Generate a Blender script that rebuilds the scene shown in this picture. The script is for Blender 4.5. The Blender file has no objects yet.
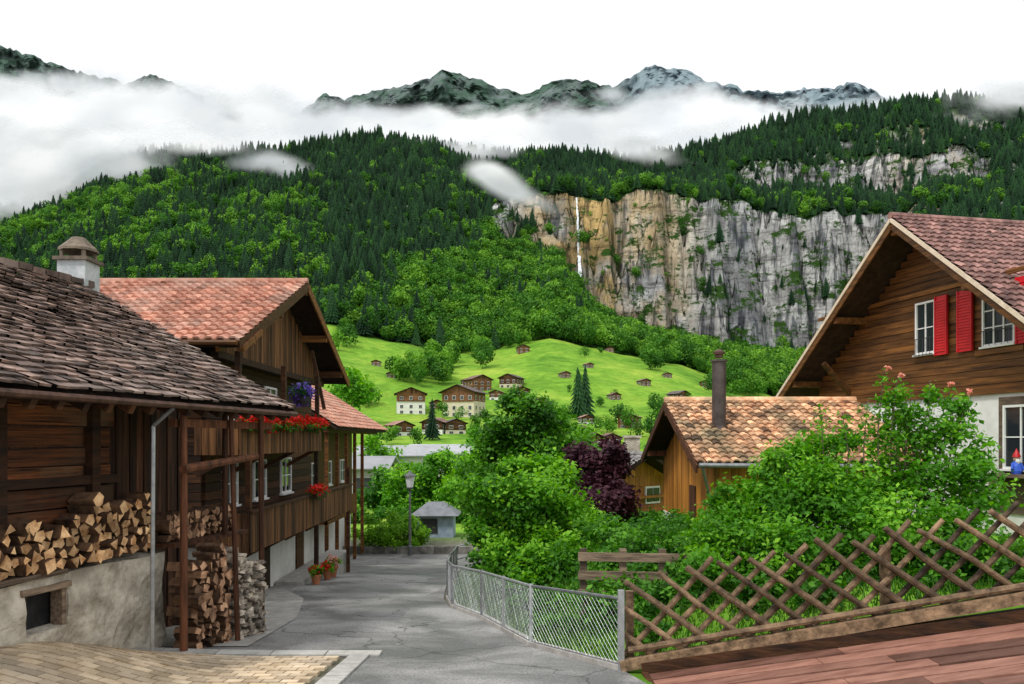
import bpy, math, random
import numpy as np
import bmesh
from mathutils import Vector
R=random.Random(7); N=np.random.RandomState(5)
sc=bpy.context.scene
# ------------------------------------------------------------------ helpers
F=800.0; HY=440.0
def P(px,py,Y): return ((px-512)/F*Y, Y, (HY-py)/F*Y)

def vnoise(x,y,seed=0):
    x=np.asarray(x,float); y=np.asarray(y,float)
    xi=np.floor(x).astype(np.int64); yi=np.floor(y).astype(np.int64)
    xf=x-xi; yf=y-yi
    def h(a,b):
        n=(a*374761393+b*668265263+seed*982451653)&0x7fffffff
        n=((n^(n>>13))*1274126177)&0x7fffffff
        return ((n^(n>>16))&0xffff)/65535.0
    u=xf*xf*(3-2*xf); v=yf*yf*(3-2*yf)
    return (h(xi,yi)*(1-u)+h(xi+1,yi)*u)*(1-v)+(h(xi,yi+1)*(1-u)+h(xi+1,yi+1)*u)*v
def fbm(x,y,seed=0,o=4):
    s=0;a=.5;t=0
    for i in range(o):
        s=s+a*vnoise(x*2**i,y*2**i,seed+i); t+=a; a*=.5
    return s/t
def sst(x,a,b):
    t=np.clip((x-a)/(b-a),0,1); return t*t*(3-2*t)

# ------------------------------------------------------------------ ground height
def ridge_y(px): return np.interp(px,[-450,-100,0,60,100,150,200,300,370,440,480,560,630,700,780,860,920,1000,1024,1200,1500],
    [230,225,215,200,172,157,160,155,141,150,160,155,162,152,127,109,100,104,102,110,130])
def mead_y(px): return np.interp(px,[-450,200,330,440,480,550,600,680,750,800,1500],[330,330,321,350,350,336,343,364,390,402,402])
def cb_y(px): return np.interp(px,[470,520,560,585,610,650,700,780,850,890,930],[236,246,262,300,326,342,354,360,350,335,320])
def ct_y(px): return np.interp(px,[470,500,560,600,640,680,730,780,840,880,930],[218,200,190,194,184,196,192,200,210,218,226])
def roadx(Y): return np.interp(Y,[-10,9,10.5,12.3,16,18,20,22,31,34,38,60],[1.8,1.8,1.5,.38,-.55,-1.35,-1.65,-1.8,-2.3,2.2,3.2,4])
def deckz(X): return -3.02+.2*(np.asarray(X)-1.7)
def ground(X,Y):
    X=np.asarray(X,float); Y=np.asarray(Y,float)
    X,Y=np.broadcast_arrays(X,Y)
    Ys=np.maximum(Y,1.0); px=512+F*X/Ys
    px=np.where(Y<60,512.,px)
    w=(fbm(X*.016+7,X*0+.5,3,3)-.5)*60+(fbm(X*.09,Y*.03,9,3)-.5)*26+(fbm(X*.3,Y*.25,19,2)-.5)*7
    wm=sst(Y,520,600)*(1-sst(Y,840,900))
    Yw=Y+w*wm
    rz=(HY-ridge_y(px))/F*900
    mz=(HY-mead_y(px))/F*420
    cm=sst(px,462,505)*(1-sst(px,895,925))
    n640=mz+(rz-mz)*(220/480.); n665=mz+(rz-mz)*(245/480.)
    n760=mz+(rz-mz)*(340/480.); n775=mz+(rz-mz)*(355/480.)
    rag=(fbm(X*.03,X*0+3,61,4)-.5)
    c640=(HY-cb_y(px))/F*640+rag*14; c665=(HY-ct_y(px))/F*665+(fbm(X*.025,X*0+8,67,4)-.5)*28
    um=sst(px,715,765)*(1-sst(px,985,1010))
    k=[(-50,-2+0*px),(-5,-2+0*px),(0,-2+0*px),(36,-5.6+0*px),(60,-6.3+0*px),(100,-4.6+0*px),(150,(HY-452)/F*150+0*px),
       (250,(HY-413)/F*250+0*px),(420,mz),
       (640,n640*(1-cm)+c640*cm),(665,n665*(1-cm)+c665*cm),
       (760,np.where(um>0,(n760)*(1-um)+((HY-198)/F*760+rag*16)*um,n760)),
       (778,(n775)*(1-um)+((HY-158)/F*778-rag*16)*um),
       (900,rz),(960,rz*.98),(1300,rz*.6)]
    z=np.full(X.shape,-2.0)
    for (y0,z0),(y1,z1) in zip(k[:-1],k[1:]):
        m=(Yw>=y0)&(Yw<=y1); t=(Yw-y0)/(y1-y0)
        z=np.where(m,z0+(z1-z0)*t,z)
    z=np.where(Yw>1300,rz*.6,z)
    z=z+(fbm(X*.02,Y*.02,21,4)-.5)*10*sst(Y,130,420)
    z=z+(fbm(X*.005,Y*.02,33,4)-.5)*16*sst(Y,700,900)
    z=z+.45*sst(-X,3.6,6.0)*(1-sst(Y,9.7,12.3))*(1-sst(np.abs(Y),14,20))
    near=1-sst(Y,34,48)
    tgt=np.where(Y<10.35,deckz(X)-.16,-2.1-.9*sst(Y,17,24))
    rs=sst(X,roadx(Y)+.15,roadx(Y)+4.3)
    rs=np.where(Y<10.35,sst(X,1.7,1.9),rs)
    tgt=np.where(Y<10.35,np.minimum(tgt,-1.9),tgt)
    z=np.where((X>1.5-0*X)|(Y>10.35),z+(tgt-z)*rs*near,z)
    return z
def gz(x,y): return float(ground(np.array([x]),np.array([y]))[0])
def findY(px,py,y0=60,y1=1000):
    Ys=np.linspace(y0,y1,900); Z=ground((px-512)/F*Ys,Ys)
    yy=HY-F*Z/Ys
    i=np.where(yy<=py)[0]
    return float(Ys[i[0]]) if len(i) else None

# ------------------------------------------------------------------ materials
def nt(name):
    m=bpy.data.materials.new(name); m.use_nodes=True
    t=m.node_tree; b=t.nodes['Principled BSDF']; return m,t,b
def col(c): return (c[0],c[1],c[2],1)
def M(name,c1,c2,scale=5,st=(1,1,1),rough=.85,bump=.3,tk=.5,metal=0,c3=None,bscale=None,lo=.35,hi=.65,spec=.3,bdist=.02):
    m,t,b=nt(name); L=t.links.new; n=t.nodes
    tc=n.new('ShaderNodeTexCoord'); mp=n.new('ShaderNodeMapping'); mp.inputs['Scale'].default_value=st
    L(tc.outputs['Object'],mp.inputs['Vector'])
    no=n.new('ShaderNodeTexNoise'); no.inputs['Scale'].default_value=scale; no.inputs['Detail'].default_value=8; no.inputs['Roughness'].default_value=.65
    L(mp.outputs[0],no.inputs['Vector'])
    r=n.new('ShaderNodeValToRGB'); r.color_ramp.elements[0].position=lo; r.color_ramp.elements[1].position=hi
    r.color_ramp.elements[0].color=col(c1); r.color_ramp.elements[1].color=col(c2)
    L(no.outputs['Fac'],r.inputs[0]); src=r.outputs[0]
    if c3:
        n2=n.new('ShaderNodeTexNoise'); n2.inputs['Scale'].default_value=scale*.22; n2.inputs['Detail'].default_value=6
        L(tc.outputs['Object'],n2.inputs['Vector'])
        r2=n.new('ShaderNodeValToRGB'); r2.color_ramp.elements[0].position=.5; r2.color_ramp.elements[1].position=.66
        L(n2.outputs['Fac'],r2.inputs[0])
        mx=n.new('ShaderNodeMixRGB'); L(r2.outputs[0],mx.inputs[0]); L(src,mx.inputs[1]); mx.inputs[2].default_value=col(c3); src=mx.outputs[0]
    at=n.new('ShaderNodeAttribute'); at.attribute_name='tint'
    mr=n.new('ShaderNodeMapRange'); mr.inputs['To Min'].default_value=1-tk; mr.inputs['To Max'].default_value=1+tk
    L(at.outputs['Fac'],mr.inputs['Value'])
    hs=n.new('ShaderNodeHueSaturation'); L(mr.outputs[0],hs.inputs['Value']); L(src,hs.inputs['Color'])
    L(hs.outputs[0],b.inputs['Base Color'])
    b.inputs['Roughness'].default_value=rough; b.inputs['Metallic'].default_value=metal; b.inputs['Specular IOR Level'].default_value=spec
    if bump:
        n3=n.new('ShaderNodeTexNoise'); n3.inputs['Scale'].default_value=bscale or scale*3; n3.inputs['Detail'].default_value=5
        L(mp.outputs[0],n3.inputs['Vector'])
        bp=n.new('ShaderNodeBump'); bp.inputs['Strength'].default_value=bump; bp.inputs['Distance'].default_value=bdist
        L(n3.outputs['Fac'],bp.inputs['Height']); L(bp.outputs[0],b.inputs['Normal'])
    return m
def leafmat(name,cs,trans=.35,objr=False,rough=.55):
    m,t,b=nt(name); L=t.links.new; n=t.nodes
    r=n.new('ShaderNodeValToRGB'); e=r.color_ramp.elements
    e[0].color=col(cs[0]); e[1].color=col(cs[-1])
    for i,c in enumerate(cs[1:-1]):
        x=e.new((i+1)/(len(cs)-1)); x.color=col(c)
    at=n.new('ShaderNodeAttribute'); at.attribute_name='tint'; f=at.outputs['Fac']
    if objr:
        oi=n.new('ShaderNodeObjectInfo'); mm=n.new('ShaderNodeMath'); mm.operation='MULTIPLY_ADD'
        L(at.outputs['Fac'],mm.inputs[0]); mm.inputs[1].default_value=.4
        m2=n.new('ShaderNodeMath'); m2.operation='MULTIPLY'; L(oi.outputs['Random'],m2.inputs[0]); m2.inputs[1].default_value=.65
        L(m2.outputs[0],mm.inputs[2]); f=mm.outputs[0]
    L(f,r.inputs[0]); L(r.outputs[0],b.inputs['Base Color']); b.inputs['Roughness'].default_value=rough; b.inputs['Specular IOR Level'].default_value=.25
    if trans>.15:
        tr=n.new('ShaderNodeBsdfTranslucent'); hs=n.new('ShaderNodeHueSaturation'); hs.inputs['Value'].default_value=1.5; hs.inputs['Saturation'].default_value=1.1
        L(r.outputs[0],hs.inputs['Color']); L(hs.outputs[0],tr.inputs['Color'])
        ms=n.new('ShaderNodeMixShader'); ms.inputs[0].default_value=trans
        L(b.outputs[0],ms.inputs[1]); L(tr.outputs[0],ms.inputs[2]); L(ms.outputs[0],n['Material Output'].inputs['Surface'])
    return m

wood_dark =M('wood_dark',(.018,.008,.004),(.1,.04,.015),3,(.25,3,3),.7,.6,.6)
wood_log  =M('wood_old_logs',(.012,.006,.004),(.2,.065,.02),4,(.22,3,6),.65,.9,.8,c3=(.11,.065,.035))
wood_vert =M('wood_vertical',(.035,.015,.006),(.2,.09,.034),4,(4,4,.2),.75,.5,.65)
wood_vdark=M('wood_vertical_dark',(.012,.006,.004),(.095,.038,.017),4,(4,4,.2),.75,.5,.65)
wood_rust =M('wood_rust',(.03,.012,.006),(.15,.055,.024),4,(3,3,.3),.75,.6,.5)
wood_orange=M('wood_orange',(.3,.11,.016),(.62,.26,.045),3,(3,3,.2),.65,.3,.3)
wood_grey =M('wood_grey',(.08,.055,.04),(.26,.19,.13),5,(.4,4,4),.85,.6,.5)
wood_deck =M('wood_deck',(.14,.06,.042),(.3,.15,.11),3,(.3,3,3),.45,.4,.55,lo=.3,hi=.7)
wood_fence=M('wood_fence',(.05,.032,.018),(.24,.155,.09),7,(1,1,1),.7,.7,.6)
wood_chalet=M('wood_chalet',(.05,.019,.005),(.22,.088,.02),3,(.25,3,3),.6,.4,.5)
plaster_w =M('plaster_white',(.64,.63,.59),(.8,.79,.76),1.5,rough=.9,bump=.2,tk=.05)
plaster_o =M('plaster_old',(.3,.26,.2),(.7,.64,.53),2.4,rough=.95,bump=1,tk=.1,c3=(.25,.215,.165),bscale=9,bdist=.06)
concrete  =M('concrete',(.3,.285,.26),(.46,.44,.41),4,rough=.9,bump=.3,tk=.1)
tile_old  =M('tile_old',(.045,.03,.025),(.27,.18,.145),3,rough=.7,bump=.5,tk=.65,c3=(.22,.165,.14))
tile_red  =M('tile_red',(.36,.14,.09),(.64,.34,.24),3,rough=.75,bump=.3,tk=.4,c3=(.5,.31,.24))
tile_brown=M('tile_brown',(.1,.045,.04),(.35,.19,.16),3,rough=.6,bump=.3,tk=.5)
tile_orange=M('tile_orange',(.3,.13,.06),(.66,.42,.25),3,rough=.75,bump=.3,tk=.75,c3=(.22,.17,.1))
dark_under=M('roof_under',(.012,.007,.004),(.04,.02,.01),4,rough=.9,bump=.2)
steel     =M('galvanised_steel',(.3,.31,.32),(.48,.5,.51),6,rough=.45,metal=.7,bump=.05)
copper    =M('gutter_copper',(.05,.028,.02),(.13,.07,.05),6,rough=.5,metal=.5,bump=.05)
red_paint =M('red_paint',(.5,.01,.018),(.6,.018,.025),3,rough=.45,bump=.05,tk=.15)
white_paint=M('white_paint',(.75,.75,.73),(.82,.82,.8),3,rough=.5,bump=.05,tk=.05)
flower_red=leafmat('flower_red',[(.45,.01,.01),(.85,.03,.015)],.2)
flower_purple=leafmat('flower_purple',[(.1,.05,.4),(.35,.25,.8)],.2)
flower_pink=leafmat('flower_pink',[(.7,.22,.16),(.85,.48,.38)],.3)
leaf_bright=leafmat('leaf_bright',[(.018,.08,.004),(.085,.28,.012),(.28,.56,.04)],.4)
leaf_mid  =leafmat('leaf_mid',[(.01,.05,.004),(.045,.17,.01),(.14,.36,.025)],.35)
leaf_hedge=leafmat('leaf_hedge',[(.04,.12,.006),(.15,.36,.015),(.3,.56,.035)],.3)
leaf_maroon=leafmat('leaf_maroon',[(.018,.006,.012),(.06,.018,.03),(.12,.04,.06)],.2)
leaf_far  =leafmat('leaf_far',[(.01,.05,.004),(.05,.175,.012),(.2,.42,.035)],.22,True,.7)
conifer_m =leafmat('conifer_needles',[(.004,.018,.007),(.011,.046,.016),(.03,.1,.022)],0,True,.8)
grass_m   =leafmat('grass_blades',[(.015,.06,.005),(.05,.15,.01),(.12,.28,.02)],.3)
bark      =M('bark',(.05,.035,.025),(.16,.12,.09),8,(1,1,.3),.9,.7,.3)
log_side  =M('log_bark',(.04,.022,.014),(.2,.11,.06),6,rough=.9,bump=.7,tk=.4)
log_end   =M('log_cut_end',(.3,.13,.045),(.85,.56,.3),7,rough=.8,bump=.4,tk=.5)
log_grey  =M('log_grey_end',(.13,.1,.08),(.6,.52,.42),7,rough=.9,bump=.5,tk=.6)
log_brown =M('log_brown_end',(.16,.07,.035),(.58,.35,.21),7,rough=.9,bump=.5,tk=.6)
iron      =M('dark_iron',(.02,.02,.022),(.05,.05,.055),6,rough=.5,bump=.05)
grey_roof =M('grey_roof',(.3,.31,.33),(.42,.43,.45),.5,rough=.6,bump=.1,tk=.2)
blue_paint=M('blue_paint',(.03,.08,.4),(.04,.1,.5),3,rough=.5,bump=0)
skin      =M('gnome_skin',(.6,.38,.28),(.65,.42,.3),3,rough=.5,bump=0)
paver     =M('paver',(.5,.37,.23),(.74,.6,.43),3,rough=.8,bump=.4,tk=.3,c3=(.55,.45,.33))
terracotta=M('terracotta',(.35,.13,.06),(.45,.18,.09),5,rough=.8,bump=.1)
m,t,b=nt('window_glass'); b.inputs['Base Color'].default_value=(.02,.025,.03,1); b.inputs['Roughness'].default_value=.08; glass=m
m,t,b=nt('lamp_glass'); b.inputs['Base Color'].default_value=(.75,.77,.78,1); b.inputs['Roughness'].default_value=.2; lampglass=m

def asphalt():
    m,t,b=nt('asphalt'); L=t.links.new; n=t.nodes
    tc=n.new('ShaderNodeTexCoord')
    a=n.new('ShaderNodeTexNoise'); a.inputs['Scale'].default_value=.5; a.inputs['Detail'].default_value=8; a.inputs['Roughness'].default_value=.6; a.inputs['Distortion'].default_value=.6; L(tc.outputs['Object'],a.inputs['Vector'])
    r=n.new('ShaderNodeValToRGB'); r.color_ramp.elements[0].position=.4; r.color_ramp.elements[1].position=.6
    r.color_ramp.elements[0].color=(.15,.15,.147,1); r.color_ramp.elements[1].color=(.31,.305,.295,1); L(a.outputs['Fac'],r.inputs[0])
    g=n.new('ShaderNodeTexNoise'); g.inputs['Scale'].default_value=38; g.inputs['Detail'].default_value=3; L(tc.outputs['Object'],g.inputs['Vector'])
    rg=n.new('ShaderNodeMapRange'); rg.inputs['From Min'].default_value=.3; rg.inputs['From Max'].default_value=.7; rg.inputs['To Min'].default_value=.6; rg.inputs['To Max'].default_value=1.4; L(g.outputs['Fac'],rg.inputs['Value'])
    nd=n.new('ShaderNodeTexNoise'); nd.inputs['Scale'].default_value=1.6; L(tc.outputs['Object'],nd.inputs['Vector'])
    ad=n.new('ShaderNodeMixRGB'); ad.blend_type='ADD'; ad.inputs[0].default_value=.9; L(tc.outputs['Object'],ad.inputs[1]); L(nd.outputs['Color'],ad.inputs[2])
    v=n.new('ShaderNodeTexVoronoi'); v.feature='DISTANCE_TO_EDGE'; v.inputs['Scale'].default_value=.42; L(ad.outputs[0],v.inputs['Vector'])
    rc=n.new('ShaderNodeValToRGB'); rc.color_ramp.elements[0].position=.0; rc.color_ramp.elements[1].position=.014
    rc.color_ramp.elements[0].color=(.35,.35,.35,1); rc.color_ramp.elements[1].color=(1,1,1,1); L(v.outputs['Distance'],rc.inputs[0])
    m1=n.new('ShaderNodeMixRGB'); m1.blend_type='MULTIPLY'; m1.inputs[0].default_value=1; L(r.outputs[0],m1.inputs[1]); L(rc.outputs[0],m1.inputs[2])
    v2=n.new('ShaderNodeTexVoronoi'); v2.distance='CHEBYCHEV'; v2.inputs['Scale'].default_value=.28; L(tc.outputs['Object'],v2.inputs['Vector'])
    sp=n.new('ShaderNodeSeparateColor'); L(v2.outputs['Color'],sp.inputs[0])
    mr=n.new('ShaderNodeMapRange'); mr.inputs['To Min'].default_value=.75; mr.inputs['To Max'].default_value=1.2; L(sp.outputs[0],mr.inputs['Value'])
    mu=n.new('ShaderNodeMath'); mu.operation='MULTIPLY'; L(mr.outputs[0],mu.inputs[0]); L(rg.outputs[0],mu.inputs[1])
    hs=n.new('ShaderNodeHueSaturation'); L(mu.outputs[0],hs.inputs['Value']); L(m1.outputs[0],hs.inputs['Color']); L(hs.outputs[0],b.inputs['Base Color'])
    rr=n.new('ShaderNodeMapRange'); rr.inputs['From Min'].default_value=.35; rr.inputs['From Max'].default_value=.65; rr.inputs['To Min'].default_value=.4; rr.inputs['To Max'].default_value=.8; L(a.outputs['Fac'],rr.inputs['Value']); L(rr.outputs[0],b.inputs['Roughness'])
    b.inputs['Specular IOR Level'].default_value=.4
    bp=n.new('ShaderNodeBump'); bp.inputs['Strength'].default_value=.5; bp.inputs['Distance'].default_value=.01; L(g.outputs['Fac'],bp.inputs['Height']); L(bp.outputs[0],b.inputs['Normal'])
    return m
asph=asphalt()

def terrain_mat():
    m,t,b=nt('terrain'); L=t.links.new; n=t.nodes
    tc=n.new('ShaderNodeTexCoord')
    def noi(s,d=6,st=(1,1,1),ro=.6):
        mp=n.new('ShaderNodeMapping'); mp.inputs['Scale'].default_value=st; L(tc.outputs['Object'],mp.inputs['Vector'])
        a=n.new('ShaderNodeTexNoise'); a.inputs['Scale'].default_value=s; a.inputs['Detail'].default_value=d; a.inputs['Roughness'].default_value=ro; L(mp.outputs[0],a.inputs['Vector']); return a.outputs['Fac']
    def ramp(f,ps):
        r=n.new('ShaderNodeValToRGB'); e=r.color_ramp.elements
        e[0].position=ps[0][0]; e[0].color=col(ps[0][1]); e[1].position=ps[-1][0]; e[1].color=col(ps[-1][1])
        for p,c in ps[1:-1]:
            x=e.new(p); x.color=col(c)
        L(f,r.inputs[0]); return r.outputs[0]
    def mix(f,a,c,bt='MIX'):
        x=n.new('ShaderNodeMixRGB'); x.blend_type=bt
        if isinstance(f,float): x.inputs[0].default_value=f
        else: L(f,x.inputs[0])
        L(a,x.inputs[1]); L(c,x.inputs[2]); return x.outputs[0]
    def attr(a):
        x=n.new('ShaderNodeAttribute'); x.attribute_name=a; return x.outputs['Fac']
    grass=ramp(noi(.03,8,(1,1,1),.72),[(.36,(.09,.23,.02)),(.5,(.19,.37,.035)),(.64,(.33,.46,.06))])
    grass=mix(.7,grass,ramp(noi(.3,6,(1,1,1),.75),[(.36,(.45,.52,.4)),(.6,(1,1,1))]),'MULTIPLY')
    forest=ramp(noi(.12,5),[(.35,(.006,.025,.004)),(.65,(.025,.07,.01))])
    rock=ramp(noi(.03,9,(1,1,1.5),.75),[(.32,(.2,.21,.23)),(.45,(.48,.48,.48)),(.56,(.78,.78,.77))])
    och=ramp(noi(.018,8,(1,1,.6),.65),[(.38,(0,0,0)),(.52,(1,1,1))])
    oc=n.new('ShaderNodeMath'); oc.operation='MULTIPLY'; L(och,oc.inputs[0]); L(attr('ochre'),oc.inputs[1])
    oc2=n.new('ShaderNodeRGB'); oc2.outputs[0].default_value=(.76,.53,.23,1)
    rock=mix(oc.outputs[0],rock,oc2.outputs[0])
    st=ramp(noi(.13,7,(1,1,.07),.7),[(.41,(.16,.18,.22)),(.5,(1,1,1))]); rock=mix(.85,rock,st,'MULTIPLY')
    st3=ramp(noi(.035,6,(1,1,.15),.65),[(.4,(.4,.42,.46)),(.54,(1,1,1))]); rock=mix(.8,rock,st3,'MULTIPLY')
    st2=ramp(noi(.12,7,(.15,.15,1.4),.7),[(.39,(.25,.24,.24)),(.46,(1,1,1))]); rock=mix(.7,rock,st2,'MULTIPLY')
    gr=ramp(noi(.045,9,(1,1,2.0),.8),[(.52,(0,0,0)),(.56,(1,1,1))])
    gc=n.new('ShaderNodeRGB'); gc.outputs[0].default_value=(.04,.1,.015,1)
    rock=mix(gr,rock,gc.outputs[0])
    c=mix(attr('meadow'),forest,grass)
    c=mix(attr('cliff'),c,rock)
    ea=ramp(noi(3,8),[(.35,(.07,.07,.045)),(.65,(.2,.19,.15))])
    c=mix(attr('earth'),c,ea)
    L(c,b.inputs['Base Color']); b.inputs['Roughness'].default_value=.95; b.inputs['Specular IOR Level'].default_value=.1
    bp=n.new('ShaderNodeBump'); bp.inputs['Strength'].default_value=1; bp.inputs['Distance'].default_value=9
    bm=n.new('ShaderNodeMath'); bm.operation='MULTIPLY'; L(noi(.09,8,(1,1,.4),.72),bm.inputs[0]); L(attr('cliff'),bm.inputs[1])
    L(bm.outputs[0],bp.inputs['Height']); L(bp.outputs[0],b.inputs['Normal'])
    return m
terr=terrain_mat()

# ------------------------------------------------------------------ mesh builders
def mkmesh(name,V,Fs,mats,tint=None,mi=None,smooth=False):
    me=bpy.data.meshes.new(name)
    me.from_pydata([tuple(v) for v in V] if not isinstance(V,np.ndarray) else V.tolist(),[],Fs if not isinstance(Fs,np.ndarray) else Fs.tolist())
    for m in (mats if isinstance(mats,(list,tuple)) else [mats]): me.materials.append(m)
    if tint is not None:
        a=me.attributes.new('tint','FLOAT','FACE'); a.data.foreach_set('value',np.asarray(tint,np.float32))
    if mi is not None: me.polygons.foreach_set('material_index',np.asarray(mi,np.int32))
    if smooth: me.polygons.foreach_set('use_smooth',[True]*len(me.polygons))
    me.update(); return me
def link(name,me,parent=None,loc=None):
    o=bpy.data.objects.new(name,me); sc.collection.objects.link(o)
    if parent is not None: o.parent=parent
    if loc: o.location=loc
    return o
def root(name,loc=(0,0,0),ang=0):
    o=bpy.data.objects.new(name,None); sc.collection.objects.link(o); o.location=loc; o.rotation_euler=(0,0,ang); o.empty_display_size=.5; return o
class MB:
    def __init__(s,off=(0,0,0)): s.V=[];s.F=[];s.T=[];s.I=[];s.off=off
    def add(s,pts,faces,t=None,mi=0):
        k=len(s.V); o=s.off
        s.V+= [(p[0]-o[0],p[1]-o[1],p[2]-o[2]) for p in pts]
        t=R.random() if t is None else t
        for f in faces: s.F.append([k+i for i in f]); s.T.append(t); s.I.append(mi)
    def hexa(s,p,t=None,mi=0): s.add(p,[(3,2,1,0),(4,5,6,7),(0,1,5,4),(1,2,6,5),(2,3,7,6),(3,0,4,7)],t,mi)
    def box(s,a0,a1,b0,b1,c0,c1,t=None,mi=0):
        s.hexa([(a0,b0,c0),(a1,b0,c0),(a1,b1,c0),(a0,b1,c0),(a0,b0,c1),(a1,b0,c1),(a1,b1,c1),(a0,b1,c1)],t,mi)
    def beam(s,p,q,w,h,t=None,up=(0,0,1)):
        p=np.array(p,float);q=np.array(q,float);d=q-p;d/=np.linalg.norm(d)
        x=np.cross(d,up); 
        if np.linalg.norm(x)<1e-4: x=np.array([1.,0,0])
        x/=np.linalg.norm(x); y=np.cross(x,d); x=x*w/2;y=y*h/2
        s.hexa([p-x-y,p+x-y,p+x+y,p-x+y,q-x-y,q+x-y,q+x+y,q-x+y],t)
    def cyl(s,p,q,r0,r1=None,n=8,t=None,mi=0):
        r1=r0 if r1 is None else r1
        p=np.array(p,float);q=np.array(q,float);d=q-p;d/=(np.linalg.norm(d)+1e-9)
        x=np.cross(d,(0,0,1.)); 
        if np.linalg.norm(x)<1e-3: x=np.array([1.,0,0])
        x/=np.linalg.norm(x); y=np.cross(x,d)
        A=[p+r0*(x*math.cos(6.2832*i/n)+y*math.sin(6.2832*i/n)) for i in range(n)]
        B=[q+r1*(x*math.cos(6.2832*i/n)+y*math.sin(6.2832*i/n)) for i in range(n)]
        s.add(A+B,[(i,(i+1)%n,n+(i+1)%n,n+i) for i in range(n)]+[tuple(range(n))[::-1],tuple(range(n,2*n))],t,mi)
    def lathe(s,c,prof,n=12,t=None,mi=0):
        pts=[];fs=[]
        for (r,z) in prof:
            for i in range(n): pts.append((c[0]+r*math.cos(6.2832*i/n),c[1]+r*math.sin(6.2832*i/n),c[2]+z))
        for j in range(len(prof)-1):
            for i in range(n): fs.append((j*n+i,j*n+(i+1)%n,(j+1)*n+(i+1)%n,(j+1)*n+i))
        fs.append(tuple(range((len(prof)-1)*n,len(prof)*n))); s.add(pts,fs,t,mi)
    def slab(s,p0,U,W,th,t=None):
        p0=np.array(p0,float);U=np.array(U,float);W=np.array(W,float);n=np.cross(U,W);n/=np.linalg.norm(n)
        if n[2]<0:n=-n
        a=[p0,p0+U,p0+U+W,p0+W]; s.hexa([x-n*th for x in a]+a,t)
    def tiles(s,p0,U,W,wu,lv,barrel=.03,jit=.01,th=.025,sag=0,lift=0,spread=.22):
        p0=np.array(p0,float);U=np.array(U,float);W=np.array(W,float)
        LU=np.linalg.norm(U);LW=np.linalg.norm(W);u=U/LU;w=W/LW;n=np.cross(u,w)
        if n[2]<0:n=-n
        nu=int(LU/wu);nv=int(LW/lv);wu=LU/nu;lv=LW/nv
        for j in range(nv):
            rowt=R.uniform(-.08,.08)
            for i in range(nu):
                jj=jit*(3 if R.random()<.06 else 1)
                x0=i*wu+R.uniform(-jit,jit)+.003;x1=(i+1)*wu-.006+R.uniform(-jit,jit)
                y0=j*lv-.02+R.uniform(-jj,jj)*1.5;y1=min((j+1)*lv+lv*.25,LW)
                h0=th*1.5+R.uniform(0,jit)+lift;h1=.006+lift
                sg=-sag*math.sin(math.pi*j/nv)*math.sin(math.pi*i/nu)
                if barrel>0: pr=[(0,0),(.22,barrel),(.6,barrel),(.82,0),(1,0)]
                else: pr=[(0,R.uniform(0,jit)),(1,R.uniform(0,jit))]
                k=len(pr);pts=[]
                for (yy,hh,dd) in ((y0,h0,0),(y1,h1,0),(y0,h0-th,1)):
                    for (f,b) in pr:
                        pts.append(p0+u*(x0+(x1-x0)*f)+w*yy+n*(hh+b+sg))
                fs=[(a,a+1,k+a+1,k+a) for a in range(k-1)]+[(2*k+a,2*k+a+1,a+1,a) for a in range(k-1)]
                s.add(pts,fs,min(1,max(0,.5+rowt+R.gauss(0,spread))))
    def obj(s,name,mats,parent=None,smooth=False):
        me=mkmesh(name,s.V,s.F,mats,s.T,s.I,smooth); return link(name,me,parent)
def win(rt,off,axis,pos,sgn,a0,a1,z0,z1,nx=2,nz=2,fr=.05,name='window'):
    f=MB(off);g=MB(off)
    def bx(m,u0,u1,d0,d1,c0,c1):
        lo,hi=sorted((pos+sgn*d0,pos+sgn*d1))
        if axis=='x': m.box(lo,hi,u0,u1,c0,c1,.5)
        else: m.box(u0,u1,lo,hi,c0,c1,.5)
    bx(g,a0,a1,-.02,.012,z0,z1)
    bx(f,a0-fr,a0+.01,-.02,.06,z0-fr,z1+fr);bx(f,a1-.01,a1+fr,-.02,.06,z0-fr,z1+fr)
    bx(f,a0+.011,a1-.011,-.02,.058,z0-fr,z0+.01);bx(f,a0+.011,a1-.011,-.02,.058,z1-.01,z1+fr)
    for i in range(1,nx): x=a0+(a1-a0)*i/nx; bx(f,x-.022,x+.022,.0,.04,z0+.011,z1-.011)
    for i in range(1,nz): z=z0+(z1-z0)*i/nz; bx(f,a0+.011,a1-.011,.0,.032,z-.015,z+.015)
    bx(f,a0-fr-.04,a1+fr+.04,-.02,.12,z0-fr-.05,z0-fr-.003)
    f.obj(name+'_frame',white_paint,rt);g.obj(name+'_glass',glass,rt)

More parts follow.
